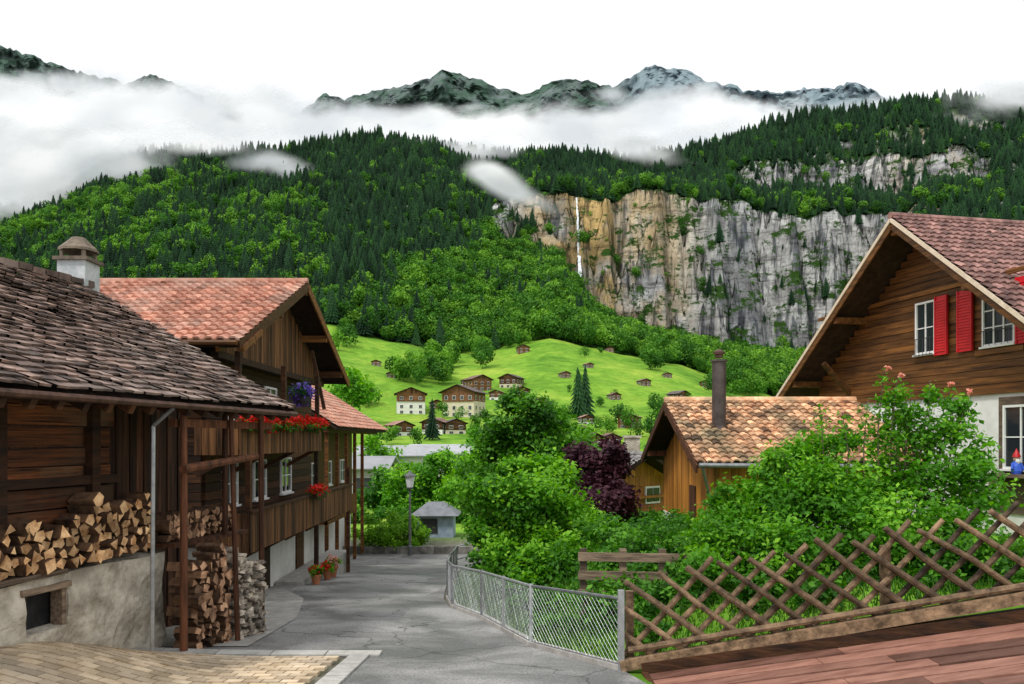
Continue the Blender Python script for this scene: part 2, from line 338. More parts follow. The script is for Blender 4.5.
def leaves(name,blobs,n,size,mat,parent=None,off=(0,0,0),flat=.75,shell=.45,clump=.22,up=.35,aspect=.6,K=14):
    b=np.array(blobs,float); vol=b[:,3]**2; idx=N.choice(len(b),n,p=vol/vol.sum())
    B=b[idx]
    cd=N.normal(size=(len(b),K,3)); cd/=np.linalg.norm(cd,axis=2)[:,:,None]
    ci=N.randint(0,K,n); cdir=cd[idx,ci]
    rr=(shell+(1-shell)*N.rand(len(b),K))[idx,ci]
    r=B[:,3]
    p=cdir*(rr*r)[:,None]+N.normal(size=(n,3))*(clump*r)[:,None]
    p[:,2]*=flat
    C=B[:,:3]+p
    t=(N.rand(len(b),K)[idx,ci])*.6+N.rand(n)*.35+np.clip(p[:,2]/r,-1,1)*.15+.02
    nr=N.normal(size=(n,3)); nr[:,2]=np.abs(nr[:,2])+up; nr+=cdir*.6; nr/=np.linalg.norm(nr,axis=1)[:,None]
    a=np.cross(nr,N.normal(size=(n,3))); a/=np.linalg.norm(a,axis=1)[:,None]; c=np.cross(nr,a)
    s=size*(.6+.8*N.rand(n))[:,None]
    V=np.empty((n,4,3)); V[:,0]=C-a*s; V[:,1]=C-c*s*aspect+nr*s*.12; V[:,2]=C+a*s; V[:,3]=C+c*s*aspect+nr*s*.12
    V=V.reshape(-1,3)-np.array(off); Fc=np.arange(4*n).reshape(n,4)
    return link(name,mkmesh(name,V,Fc,mat,np.clip(t,0,1)),parent)
def tree(name,x,y,blobs,n,size,mat,trunk=.12,z0=None,clump=.22,shell=.45,K=14):
    z0=gz(x,y)-.05 if z0 is None else z0
    o=(x,y,z0);rt=root(name,o); m=MB(o)
    cz=sum(b[2] for b in blobs)/len(blobs)
    fork=(x+R.uniform(-.1,.1),y,z0+(cz-z0)*.55)
    m.cyl((x,y,z0),fork,trunk,trunk*.7)
    for b in blobs:
        mid=((fork[0]*.45+b[0]*.55)+R.uniform(-.1,.1),fork[1]*.45+b[1]*.55,fork[2]*.6+b[2]*.4)
        m.cyl(fork,mid,trunk*.5,trunk*.3,6);m.cyl(mid,b[:3],trunk*.3,trunk*.08,5)
        for k in range(4):
            e=[b[i]+R.uniform(-.7,.7)*b[3]*(.7 if i==2 else 1) for i in range(3)]
            m.cyl(mid,e,trunk*.16,trunk*.04,4)
    m.obj('trunk_and_limbs',bark,rt)
    leaves('foliage',blobs,n,size,mat,rt,o,clump=clump,shell=shell,K=K); return rt
def Bp(px,py,Y,r): x,y,z=P(px,py,Y); return (x,y,z,r)

# ------------------------------------------------------------------ terrain sheet
def build_terrain():
    rr=np.concatenate([np.linspace(-1.35,-.68,50)[:-1],np.linspace(-.68,.72,620),np.linspace(.72,1.35,50)[1:]])
    Ys=np.concatenate([np.arange(-9,14,.35),np.arange(14,45,.6),np.linspace(45,150,50),np.linspace(153,420,70),np.linspace(424,590,45),
        np.arange(592,712,.75),np.arange(713,732,4),np.arange(733,815,1.2),np.linspace(817,960,50),np.linspace(970,1300,14)])
    Yg,rg=np.meshgrid(Ys,rr,indexing='ij'); Xg=rg*(Yg+10)
    Z=ground(Xg,Yg)
    nr,ncol=Xg.shape
    V=np.stack([Xg,Yg,Z],-1).reshape(-1,3)
    i=np.arange(nr*ncol).reshape(nr,ncol)
    Fc=np.stack([i[:-1,:-1],i[:-1,1:],i[1:,1:],i[1:,:-1]],-1).reshape(-1,4)
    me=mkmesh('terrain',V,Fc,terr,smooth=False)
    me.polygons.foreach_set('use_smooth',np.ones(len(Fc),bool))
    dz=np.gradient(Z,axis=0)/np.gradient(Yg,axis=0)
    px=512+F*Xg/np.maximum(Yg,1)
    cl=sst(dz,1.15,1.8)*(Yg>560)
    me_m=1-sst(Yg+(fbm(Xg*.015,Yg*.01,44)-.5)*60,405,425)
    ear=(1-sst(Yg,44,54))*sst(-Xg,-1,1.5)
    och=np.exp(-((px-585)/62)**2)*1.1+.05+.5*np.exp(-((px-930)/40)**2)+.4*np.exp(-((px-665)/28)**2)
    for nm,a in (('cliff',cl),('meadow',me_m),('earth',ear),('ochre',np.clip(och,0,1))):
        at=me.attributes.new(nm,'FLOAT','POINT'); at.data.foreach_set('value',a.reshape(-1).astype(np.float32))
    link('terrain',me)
build_terrain()
# waterfall
wf=[]
for Yv in np.arange(600,720,.4):
    x=(578-512)/F*Yv; wf.append((x,Yv,gz(x,Yv)))
V=[]; bestY=1e9
zs=np.linspace((HY-197)/F*660,(HY-280)/F*645,50)
for k,zz in enumerate(zs):
    c=[p for p in wf if p[2]>=zz]; yv=(c[0][1] if c else 650)
    bestY=min(bestY,yv-2.5); wdt=.55+.9*k/50+R.uniform(-.2,.2); xx=(578-512)/F*650+R.uniform(-.35,.35)
    V+=[(xx-wdt,bestY,zz),(xx+wdt,bestY,zz)]
Fc=[(2*i,2*i+1,2*i+3,2*i+2) for i in range(49)]
link('waterfall',mkmesh('waterfall',V,Fc,M('waterfall_spray',(.62,.66,.7),(.88,.9,.92),.2,(1,1,.3),.5,0,0),[.5]*49))

def sheet(name,ys,xl,xr,lift,mat,nx=24,parent=None):
    V=[];Fc=[]
    for y in ys:
        a=xl(y);b=xr(y)
        for i in range(nx+1):
            x=a+(b-a)*i/nx; V.append((x,y,0))
    V=np.array(V);V[:,2]=ground(V[:,0],V[:,1])+lift
    w=nx+1
    for j in range(len(ys)-1):
        for i in range(nx): k=j*w+i; Fc.append((k,k+1,k+1+w,k+w))
    return link(name,mkmesh(name,V,Fc,mat),parent)
sheet('road',np.arange(-8,40.1,.5),lambda y: float(np.interp(y,[-8,9,11.75,11.8,17,18,31,40],[-2.05,-2.05,-2.05,-5.6,-5.0,-7.2,-7.6,-9])),lambda y: float(roadx(y))-.05 if y<31 else float(roadx(y)),.03,asph,40)
sheet('concrete_apron',np.arange(12.4,23,.5),lambda y:-7.1,lambda y: float(np.interp(y,[12.4,16,20,23],[-4.1,-4.3,-5.2,-6.6])),.045,concrete,8)
pv=MB()
for j in range(26):
    y=6.6+j*.19
    for i in range(26):
        x=-8.2+i*.225+(j%2)*.11
        if x>-2.6: continue
        z=gz(x,y); z2=gz(x+.22,y); z3=gz(x,y+.185)
        h=.045+R.uniform(0,.008)
        pts=[(x,y,z),(x+.205,y,z2),(x+.205,y+.165,z2+z3-z),(x,y+.165,z3)]
        pv.hexa([(p[0],p[1],p[2]-.03) for p in pts]+[(p[0],p[1],p[2]+h) for p in pts])
pv.obj('brick_paving',paver)
kb=MB()
y=6.0
while y<11.55:
    z=gz(-2.25,y+.4); kb.hexa([(-2.34,y,z-.1),(-2.06,y,z-.1),(-2.06,y+.78,z-.18),(-2.34,y+.78,z-.18),(-2.34,y,z+.1),(-2.06,y,z+.1),(-2.06,y+.78,z+.02),(-2.34,y+.78,z+.02)]); y+=.8
x=-7.5
while x<-2.4:
    z0=gz(x,11.75);z1=gz(x+.79,11.75)
    kb.hexa([(x,11.58,z0-.1),(x+.78,11.58,z1-.1),(x+.78,11.82,z1-.1),(x,11.82,z0-.1),(x,11.58,z0+.07),(x+.78,11.58,z1+.07),(x+.78,11.82,z1+.07),(x,11.82,z0+.07)]); x+=.8
kb.obj('kerb_stones',M('kerb',(.36,.35,.32),(.52,.51,.48),5,rough=.9,bump=.4,tk=.12))

# ------------------------------------------------------------------ timber cottage
def firewood(mb,a0,a1,zb,top,v0,ln,rad,mi_end=1,jd=.05,flat=1.0):
    z=zb+rad*flat; row=0
    while True:
        a=a0+rad*(1+(row%2)); any_=False
        while a<a1-rad*.5:
            if z<top(a):
                any_=True
                rr=rad*R.uniform(.7,1.3); k=R.choice([3,3,4,4,5]); ph=R.uniform(0,6.28)
                pts=[(a+R.uniform(-.02,.02)+rr*R.uniform(.75,1.2)*math.cos(ph+6.283*i/k),z+flat*rr*R.uniform(.75,1.2)*math.sin(ph+6.283*i/k)) for i in range(k)]
                dv=R.uniform(-jd,jd); t=R.random(); sk=R.uniform(-.07,.07); sz=R.uniform(-.03,.03)
                A=[(p[0],v0+dv+R.uniform(-.02,.02),p[1]) for p in pts];Bq=[(p[0]+sk,v0+ln+dv,p[1]+sz) for p in pts]
                mb.add(A+Bq,[(i,(i+1)%k,k+(i+1)%k,k+i) for i in range(k)]+[tuple(range(k,2*k))],t,0)
                mb.add(A,[tuple(range(k))],t,mi_end)
            a+=rad*1.8
        z+=rad*1.5*flat; row+=1
        if not any_ or row>60: break
cot=root('timber_cottage',(-6.08,9.5,0),math.atan2(.977,.215))
m=MB()
rise=2.37;W=4.32;AX=10.45
m.slab((-5,-.87,.5),(AX,0,0),(0,W,rise),.06,.1); m.slab((-5,7.8,.5),(AX,0,0),(0,-W-.02,rise),.06,.1)
m.obj('roof_deck',dark_under,cot)
m=MB();m.tiles((-5,-.93,.58),(AX+.03,0,0),(0,W+.06,rise+.03),.19,.19,0,.02,.032,.07,spread=.3)
m.tiles((-5,7.8,.58),(AX,0,0),(0,-W,rise),.3,.4,0,.014,.022)
for i in range(35): m.box(-5+i*.3,-5+i*.3+.33,3.33,3.58,2.97+.015*(i%2),3.08+.01*(i%3))
m.obj('roof_tiles',tile_old,cot)
m=MB()
for i in range(26): a=-4.9+i*.41; m.beam((a,-.83,.4),(a,1.2,.4+2.03*rise/W),.09,.12)
m.beam((-5+AX,-.9,.48),(-5+AX,3.45,2.88),.05,.2); m.beam((-5+AX,7.8,.48),(-5+AX,3.45,2.88),.05,.2)
m.beam((-5,-.3,.6),(5.4,-.3,.6),.14,.16)
m.obj('rafters',wood_dark,cot)
m=MB();m.cyl((-5,-.99,.52),(5.45,-.99,.47),.045,.045,8);m.obj('gutter',copper,cot)
m=MB();m.cyl((1.9,-.98,.45),(1.9,-.66,.2),.03);m.cyl((1.9,-.66,.2),(1.9,-.64,-3.1),.03);m.obj('downpipe',steel,cot)
m=MB(); z=-1.75
while z<.9:
    h=R.uniform(.2,.32); d=R.uniform(-.04,.04); m.box(-5,2.25+R.uniform(-.02,.1),.33+d,.6,z,z+h-.022); z+=h
m.obj('log_wall',wood_log,cot)
m=MB()
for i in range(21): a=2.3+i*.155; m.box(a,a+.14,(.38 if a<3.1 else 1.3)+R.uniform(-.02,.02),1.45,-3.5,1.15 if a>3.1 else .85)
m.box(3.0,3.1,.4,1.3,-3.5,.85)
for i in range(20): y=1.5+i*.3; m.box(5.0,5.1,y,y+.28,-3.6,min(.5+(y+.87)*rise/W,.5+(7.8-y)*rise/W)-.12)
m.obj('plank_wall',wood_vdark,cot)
m=MB()
for a in (.15,1.75): m.box(a,a+.16,.2,.34,-1.74,.5)
m.box(-5,2.3,.22,.335,-.62,-.5)
m.obj('wall_posts',wood_dark,cot)
m=MB()
m.box(-5,.35,0,.6,-3.4,-1.75,.5);m.box(1.05,3.05,0,.6,-3.6,-1.75,.5);m.box(.35,1.05,0,.6,-3.4,-2.42,.5);m.box(.35,1.05,0,.6,-1.9,-1.75,.5)
o=m.obj('stone_base',plaster_o,cot)
bm=bmesh.new();bm.from_mesh(o.data);bmesh.ops.subdivide_edges(bm,edges=[e for e in bm.edges if e.calc_length()>.5],cuts=12,use_grid_fill=True)
for v in bm.verts:
    if v.co.y<.3: v.co.y+= float(fbm(np.array([v.co.x*2.2]),np.array([v.co.z*2.2]),5)[0]-.5)*.22
    if v.co.z>-1.8: v.co.z+=float(fbm(np.array([v.co.x*1.7]),np.array([v.co.y*2]),8)[0]-.5)*.1
bm.to_mesh(o.data);bm.free()
m=MB(); m.box(.35,1.05,.25,.3,-2.42,-1.9,.1); m.obj('cellar_window_dark',iron,cot)  # dark panel standing in for the shade inside the opening
m=MB(); m.box(.33,.41,.02,.2,-2.42,-1.9);m.box(.99,1.07,.02,.2,-2.42,-1.9);m.box(.3,1.1,-.03,.2,-1.93,-1.85)
m.box(-5,1.0,-.06,.3,-1.74,-1.68);m.obj('window_timber',wood_grey,cot)
m=MB()
firewood(m,-4.5,2.75,-1.68,lambda a:-1.15+.13*a+.1*math.sin(a*5)+.07*math.sin(a*13),-.05,.36,.085,jd=.1) 
m.obj('firewood_on_ledge',[log_side,log_end],cot)
m=MB();firewood(m,2.75,3.75,-3.45,lambda a:-1.78+.1*math.sin(a*6),-.72,.4,.08,jd=.08);firewood(m,2.95,4.9,-1.6,lambda a:-1.15,-.1,.4,.07)
m.obj('firewood_stack_brown',[log_side,log_brown],cot)
m=MB();firewood(m,3.8,4.65,-3.6,lambda a:-1.85+.08*math.sin(a*7)-.35*(a-3.8),-.8,.45,.08,jd=.09,flat=.6);m.obj('firewood_stack_grey',[log_grey,log_grey],cot)
m=MB()
m.cyl((2.42,-.78,-3.4),(2.5,-.72,.45),.06,.05,9)
m.cyl((3.75,-.85,-3.5),(3.78,-.7,.45),.045,.04,7);m.cyl((4.75,-.7,-3.5),(4.72,-.7,.45),.05,.05,7);m.cyl((4.25,-.3,-1.6),(4.25,-.3,.45),.05,.05,7)
m.cyl((2.3,-.85,-.42),(4.4,-.8,-.28),.065,.055,8)
m.beam((2.4,-.6,.25),(5.2,-.6,.25),.1,.12)
m.box(2.9,5.0,-.3,.6,-1.66,-1.6)
m.obj('shelter_poles',wood_rust,cot)
cx,cy=-8.45,15.6
ch=MB((cx,cy,2.4)); rt=root('white_chimney',(cx,cy,2.4))
ch.box(cx-.27,cx+.27,cy-.27,cy+.27,2.4,3.45,.5); ch.obj('stack',M('chim',(.33,.37,.38),(.6,.62,.62),3,rough=.9,bump=.6,tk=.05),rt)
ch=MB((cx,cy,2.4));ch.box(cx-.33,cx+.33,cy-.33,cy+.33,3.45,3.52)
for dx in(-.24,.18):
    for dy in(-.24,.18): ch.box(cx+dx,cx+dx+.06,cy+dy,cy+dy+.06,3.52,3.66)
ch.lathe((cx,cy,3.66),[(.36,0),(.36,.05),(.2,.2),(.12,.28)],10); ch.obj('cap',M('chimcap',(.1,.08,.06),(.25,.2,.15),5,rough=.9),rt)

# ------------------------------------------------------------------ balcony chalet
O=(-7.2,23.5,-4.6); H2=root('balcony_chalet',O)
ez=2.15;az=4.6; ym=23.45
sl=(az-ez)/(ym-17.6)
def rz2(y): return az-abs(y-ym)*sl
m=MB(O);m.slab((-18,17.6,ez),(12,0,0),(0,ym-17.6,az-ez),.12);m.slab((-18,29.3,ez),(12,0,0),(0,ym-29.3,az-ez),.12);m.obj('roof_deck',dark_under,H2)
m=MB(O);m.tiles((-18,17.55,ez+.01),(12.03,0,0),(0,ym-17.55,az-ez),.26,.36,.05,.008,.05);m.tiles((-18,29.35,ez+.01),(12.03,0,0),(0,ym-29.35,az-ez),.3,.4,.035,.006)
m.cyl((-18,ym,az+.05),(-5.98,ym,az+.05),.1,.1,8)
m.obj('roof_tiles',tile_red,H2)
m=MB(O)
for s in(17.55,29.35): m.beam((-5.99,s,ez-.1),(-5.99,ym,az-.1),.05,.26)
for y in(18.7,21,ym,26,28.3): m.box(-8,-6.02,y-.09,y+.09,rz2(y)-.36,rz2(y)-.15)
for i in range(22): x=-17.5+i*.55;m.beam((x,17.65,ez-.14),(x,19,ez-.14+1.35*sl),.08,.12)
m.cyl((-18,17.45,ez-.02),(-6,17.45,ez-.02),.06)
m.obj('barge_boards',wood_chalet,H2)
m=MB(O)
y=18.4
while y<28.5:
    top=rz2(y+.07)-.16
    m.box(-6.85+R.uniform(0,.015),-6.8,y,y+.14,2.05,top); y+=.152
m.obj('gable_boards',wood_vert,H2)
m=MB(O);m.box(-6.92,-6.72,18.3,28.6,1.9,2.06);m.box(-17,-7.2,18.6,28.4,-2.5,2.1);
m.obj('upper_walls',wood_dark,H2)
m=MB(O);z=-2.5
while z<2.0: m.box(-7.2,-7.12,18.6,28.4,z,z+.2);m.box(-17,-7.2,18.5,18.59,z,z+.2); z+=.215
m.obj('timber_cladding',wood_dark,H2)
m=MB(O);m.box(-17,-7.15,18.7,28.3,-5.4,-2.5,.5);m.obj('plaster_ground_floor',plaster_w,H2)
m=MB(O)
def balc(z0,z1,y0,y1,x=-6.1):
    m.box(-7.1,x,y0,y1,z0-.12,z0)
    y=y0
    while y<y1: m.box(x-.02,x+.02+R.uniform(0,.012),y,y+.155,z0-.14,z1-.06);y+=.165
    m.box(x-.06,x+.07,y0,y1,z1-.06,z1)
    xx=-7.1
    while xx<x-.1: m.box(xx,xx+.15,y0-.02,y0+.02,z0-.14,z1-.06);xx+=.165
balc(-2.5,-1.65,18.6,30.3);balc(-.2,.5,17.9,25.4)
m.obj('balconies',wood_vert,H2)
m=MB(O)
for y in(18.0,21.6,25.3): m.box(-6.24,-6.12,y,y+.13,-.2,2.0)
for y in(18.7,25.2,30.1): m.box(-6.24,-6.12,y,y+.14,-5.2 if y>19 else -2.5,-.25 if y<30 else -1)
for y in(18.7,21,23,25,27.5,30): m.beam((-7.1,y,-3.1),(-6.2,y,-2.62),.1,.1);
for y in(18,20.4,22.8,25.2): m.beam((-7.1,y,-.8),(-6.2,y,-.3),.1,.1)
m.beam((-6.1,26,1.0),(-6.5,26.0,2.9),.1,.1)
m.obj('posts_and_struts',wood_dark,H2)
for (y0,y1,z0,z1) in((19.7,20.6,-1.6,-.6),(22,23,-1.6,-.6),(24.6,25.6,-1.6,-.6),(19.8,20.8,.6,1.5),(23,24,.6,1.5)): win(H2,O,'x',-7.12,1,y0,y1,z0,z1)
m=MB(O);m.box(-7.16,-7.1,22.6,23.5,-4.9,-2.75);m.box(-7.16,-7.1,26.4,27.3,-4.9,-2.9);m.obj('doors',wood_dark,H2)
m=MB(O);m.box(-7.1,-6.3,24,31,-5.3,gz(-6.4,24)+.15,.5);m.obj('concrete_step',concrete,H2)
m=MB(O)
fl=[]
for (y0,y1,zz) in((17.9,19.9,.36),(20.3,22.4,.4),(22.8,25.2,.42)):
    m.box(-6.06,-5.86,y0,y1,zz-.12,zz+.06)
    y=y0
    while y<y1: fl.append((-5.93,y,zz+.1,.17)); y+=.16
m.box(-6.05,-5.85,24,25.3,-1.75,-1.6);[fl.append((-5.95,24+.2*i,-1.5,.16)) for i in range(6)]
m.obj('flower_boxes',wood_dark,H2)
leaves('geranium_flowers',fl,3000,.05,flower_red,H2,O,clump=.4);leaves('geranium_leaves',[(a,b,c-.1,d) for a,b,c,d in fl],1500,.045,leaf_mid,H2,O,clump=.4)
hx,hy,hz=-5.98,22.9,1.35
HB=root('hanging_flower_basket',(hx,hy,hz));m=MB((hx,hy,hz));m.lathe((hx,hy,hz-.35),[(.12,0),(.22,.12),(.25,.25)],12);m.cyl((hx,hy,hz),(hx,hy,hz+1.0),.01,.01,4);m.obj('basket',iron,HB)
leaves('petunias',[(hx,hy,hz,.34),(hx,hy,hz-.15,.32)],1100,.05,flower_purple,HB,(hx,hy,hz));leaves('green',[(hx,hy,hz,.36)],500,.05,leaf_mid,HB,(hx,hy,hz))

def pot(x,y,s,fm,z=None):
    z=gz(x,y)+.03 if z is None else z
    rt=root('flower_pot',(x,y,z));m=MB((x,y,z));m.lathe((x,y,z),[(.11*s,0),(.17*s,.28*s),(.19*s,.28*s),(.19*s,.34*s),(.16*s,.34*s),(.1*s,.3*s)],12);m.obj('pot',terracotta,rt)
    leaves('leaves',[(x,y,z+.45*s,.24*s)],260,.05,leaf_bright,rt,(x,y,z));leaves('blossoms',[(x,y,z+.52*s,.24*s)],200,.04,fm,rt,(x,y,z))
pot(-6.0,24.5,.9,flower_red);pot(-6.1,26.4,.9,flower_red);pot(-6.2,27.6,1.1,flower_pink)

# ------------------------------------------------------------------ generic chalet
def chalet(name,x,y,z,ang,w,d,h,roofm,upm,lowm,rise=.42,oh=.8,det=True,split=.45,tile=(.35,.5),rows=2):
    rt=root(name,(x,y,z),ang);m=MB();m.box(-w/2,w/2,0,d,-2,h*split,.5);m.obj('lower_walls',lowm,rt)
    m=MB();m.box(-w/2-.03,w/2+.03,-.03,d+.03,h*split,h)
    ah=h+rise*w/2
    k=14
    for i in range(k):
        a=-w/2+w*i/k;b=a+w/k-.01;t=h+rise*(w/2-max(abs(a),abs(b)))
        m.box(a,b,-.05,.05,h-.02,max(t,h+.01));m.box(a,b,d-.05,d+.05,h-.02,max(t,h+.01))
    m.box(-w/2,w/2,-.25 if det else -.05,0,h*.62,h*.66)
    m.obj('upper_walls',upm,rt)
    e=h-rise*oh
    m=MB()
    for s in(-1,1):
        m.slab((s*(w/2+oh),-oh*1.2,e+.06),(0,d+oh*2.2,0),(-s*(w/2+oh),0,ah-e),.16)
    m.obj('roof_deck',dark_under,rt)
    m=MB()
    for s in(-1,1): m.tiles((s*(w/2+oh+.05),-oh*1.2-.03,e+.08),(0,d+oh*2.2+.06,0),(-s*(w/2+oh+.05),0,ah-e),tile[0],tile[1],.03,.01,.03)
    m.obj('roof_tiles',roofm,rt)
    f=MB();g=MB()
    rw=((.12*h,.32*h),(.55*h if split<.5 else .6*h,.78*h)) if rows==2 else ((.07*h,.2*h),(.32*h,.46*h),(.7*h,.84*h))
    for (z0,zz) in rw:
        n=max(2,int(w/2.2))
        for i in range(n):
            c=-w/2+w*(i+.5)/n
            f.box(c-.5,c+.5,-.1,-.03,z0-.08,zz+.08);g.box(c-.42,c-.03,-.13,-.09,z0,zz);g.box(c+.03,c+.42,-.13,-.09,z0,zz)
        for i in range(3):
            c=d*(i+.5)/3
            for s in(-1,1):
                xx=s*(w/2+.04);f.box(min(xx,xx+s*.05),max(xx,xx+s*.05),c-.5,c+.5,z0-.08,zz+.08);g.box(min(xx,xx+s*.08),max(xx,xx+s*.08),c-.42,c+.42,z0,zz)
    f.obj('window_frames',white_paint,rt);g.obj('window_panes',glass,rt)
    return rt
O=(-9,38,-5.4);H3=root('timber_house',O)
m=MB(O);m.slab((-6.9,31.6,.5),(0,12.4,0),(-3.6,0,2.3),.12);m.slab((-14.1,31.6,.5),(0,12.4,0),(3.6,0,2.3),.12);m.obj('roof_deck',dark_under,H3)
m=MB(O);m.tiles((-6.85,31.55,.52),(0,12.5,0),(-3.65,0,2.33),.25,.33,.03,.01,.03);m.tiles((-14.1,31.55,.52),(0,12.5,0),(3.6,0,2.3),.4,.5,.03);m.obj('roof_tiles',tile_red,H3)
m=MB(O);m.box(-13.2,-8.4,32.4,42,-3.2,1.2)
for i in range(5): m.box(-7.5,-7.36,32+i*1.9,32.14+i*1.9,-5.6,.35)
m.box(-8.4,-7.4,32,38,-3.4,-3.2);y=32
while y<38: m.box(-7.42,-7.38,y,y+.13,-3.4,-2.5);y+=.16
m.box(-7.5,-7.3,31.8,43.4,.3,.44)
m.obj('timber_walls',wood_chalet,H3);m=MB(O);m.box(-13,-8.45,32.5,41.9,-5.9,-3.2,.5);m.obj('plaster_base',plaster_w,H3)
for i in range(3): win(H3,O,'x',-8.4,1,33+3*i,34+3*i,-2,-1)

# ------------------------------------------------------------------ right chalet
RC=root('red_shutter_chalet',(13.3,18.9,0),math.atan2(.979,-.205))
AZ=6.53;ea=-1.6;fa=11.5;am=4.95;EZ=1.47;D2=10
slr=(AZ-EZ)/(am-ea)
m=MB();m.slab((ea,1.17,EZ),(0,-D2-1.2,0),(am-ea,0,AZ-EZ),.14);m.slab((fa,1.17,EZ),(0,-D2-1.2,0),(am-fa,0,AZ-EZ),.14);m.obj('roof_deck',dark_under,RC)
m=MB();m.tiles((ea-.05,1.2,EZ),(0,-D2-1.2,0),(am-ea+.05,0,AZ-EZ+.03),.25,.3,.045,.008,.045);m.tiles((fa,1.2,EZ),(0,-D2-1.2,0),(am-fa,0,AZ-EZ),.3,.4,.035,.006)
m.cyl((am,1.22,AZ+.06),(am,-D2,AZ+.06),.11,.11,8);m.obj('roof_tiles',tile_brown,RC)
m=MB()
for e in(ea,fa): m.beam((e,1.19,EZ-.06),(am,1.19,AZ-.06),.06,.1,.9)
m.obj('white_verge_trim',M('verge',(.42,.34,.25),(.55,.46,.36),4,rough=.7),RC)
m=MB()
for e in(ea,fa): m.beam((e,1.16,EZ-.22),(am,1.16,AZ-.22),.05,.2)
for a in(-.3,2.2,am,7.8,10.3):
    z=AZ-abs(a-am)*slr-.3; m.box(a-.11,a+.11,-.1,1.1,z-.2,z)
m.beam((8.6,.02,1.6),(8.6,1.0,2.6),.14,.14);
for i in range(20): m.beam((ea+.05,1.0-i*.55,EZ-.2),(ea+1.2,1.0-i*.55,EZ-.2+1.15*slr),.08,.12)
m.obj('barge_and_purlins',wood_chalet,RC)
m=MB();z=1.3
while z<6.2:
    h=.2
    dz=(AZ-.2-(z+h))/slr
    if dz<.1: break
    a0=max(-.6,am-dz);a1=min(10.4,am+dz);m.box(a0,a1,-.12,R.uniform(0,.014),z,z+h-.014,R.uniform(.1,.7));z+=h
m.box(-.6,10.4,-9,-.13,1.3,1.9);m.box(-.7,10.5,-.1,.09,1.22,1.38);m.box(1.4,3.0,.02,.07,2.28,2.42)
m.box(-.6,10.4,.0,.06,4.3,4.42)
m.obj('timber_upper_wall',wood_chalet,RC)
m=MB();m.box(-.6,10.4,-9,0,-3,1.22,.5);m.obj('plaster_lower_wall',plaster_w,RC)
O0=(0,0,0)
win(RC,O0,'y',.012,1,4.55,5.28,2.6,4.05);win(RC,O0,'y',.012,1,1.72,2.7,2.55,3.9,3,3)
win(RC,O0,'y',0,1,6.6,7.8,-.35,.85,4,3);win(RC,O0,'y',0,1,9.3,9.9,-.35,.75)
m=MB()
for (a0,a1) in((3.98,4.47),(3.05,3.6),(.95,1.6)):
    m.box(a0,a1,.06,.1,2.45,4.15,.5)
    for j in range(19): m.box(a0+.06,a1-.06,.1,.125,2.55+j*.08,2.6+j*.08,.8)
    m.box(a0,a0+.05,.1,.13,2.45,4.15);m.box(a1-.05,a1,.1,.13,2.45,4.15)
m.obj('red_shutters',red_paint,RC)
m=MB();
for a in(4.6,4.75,4.9,5.05,5.2): m.cyl((a,.16,2.5),(a,.16,3.0),.01,.01,4)
m.cyl((4.5,.16,3.0),(5.3,.16,3.0),.012);m.cyl((4.5,.16,2.52),(5.3,.16,2.52),.012)
for a in(1.8,2.0,2.2,2.4,2.6): m.cyl((a,.16,2.5),(a,.16,2.9),.01,.01,4)
m.cyl((1.7,.16,2.9),(2.7,.16,2.9),.012)
m.obj('window_grilles',iron,RC)
m=MB();m.box(.05,2.2,.0,.05,-1.9,1.12);m.obj('grey_door_surround',wood_grey,RC)
win(RC,O0,'y',.06,1,.95,1.95,-.7,.85,2,2)
gx,gy,gzz=12.74,20.2,-.86
G=root('garden_gnome',(gx,gy,gzz))
m=MB((gx,gy,gzz));m.lathe((gx,gy,gzz),[(.1,0),(.13,.08),(.12,.2),(.08,.3),(.05,.33)],10);m.cyl((gx-.1,gy,gzz+.27),(gx-.16,gy-.08,gzz+.12),.035,.03);m.cyl((gx+.1,gy,gzz+.27),(gx+.12,gy-.1,gzz+.12),.035,.03);m.obj('coat',blue_paint,G)
m=MB((gx,gy,gzz));m.lathe((gx,gy,gzz+.31),[(.03,0),(.075,.04),(.08,.1),(.05,.15)],10);m.cyl((gx,gy-.07,gzz+.4),(gx,gy-.11,gzz+.39),.018,.012,6);m.obj('head',skin,G)
m=MB((gx,gy,gzz));m.lathe((gx,gy,gzz+.43),[(.1,0),(.075,.07),(.03,.16),(.005,.22)],10);m.obj('hat',red_paint,G)
m=MB((gx,gy,gzz));m.lathe((gx,gy-.06,gzz+.24),[(.02,0),(.06,.08),(.05,.14)],8);m.obj('beard',white_paint,G)
m=MB();m.box(.7,2.15,.05,.5,-.95,-.865);m.box(.75,.85,.051,.45,-1.2,-.955);m.box(2.0,2.1,.051,.45,-1.2,-.955);m.obj('gnome_shelf',wood_grey,RC)

# ------------------------------------------------------------------ small tiled house
O=(5,24,-2.2);S=root('garden_shed_house',O)
m=MB(O);m.slab((4.6,19.8,-.6),(5.7,0,0),(0,4.2,1.72),.1);m.slab((4.6,28.2,-.6),(5.7,0,0),(0,-4.2,1.72),.1);m.obj('roof_deck',dark_under,S)
m=MB(O);m.tiles((4.57,19.75,-.58),(5.75,0,0),(0,4.25,1.74),.22,.28,.04,.012,.04,spread=.3);m.tiles((4.57,28.2,-.58),(5.75,0,0),(0,-4.2,1.72),.3,.4,.03)
m.cyl((4.57,24,1.2),(10.3,24,1.2),.1,.1,8);m.obj('roof_tiles',tile_orange,S)
m=MB(O)
for e in(19.78,28.22): m.beam((4.57,e,-.72),(4.57,24,1.03),.05,.22)
for y in(20.9,24,27.1): m.box(4.6,5.3,y-.08,y+.08,1.05-abs(y-24)*.41-.32,1.05-abs(y-24)*.41-.14)
m.obj('barge_boards',wood_rust,S)
m=MB(O);y=20.7
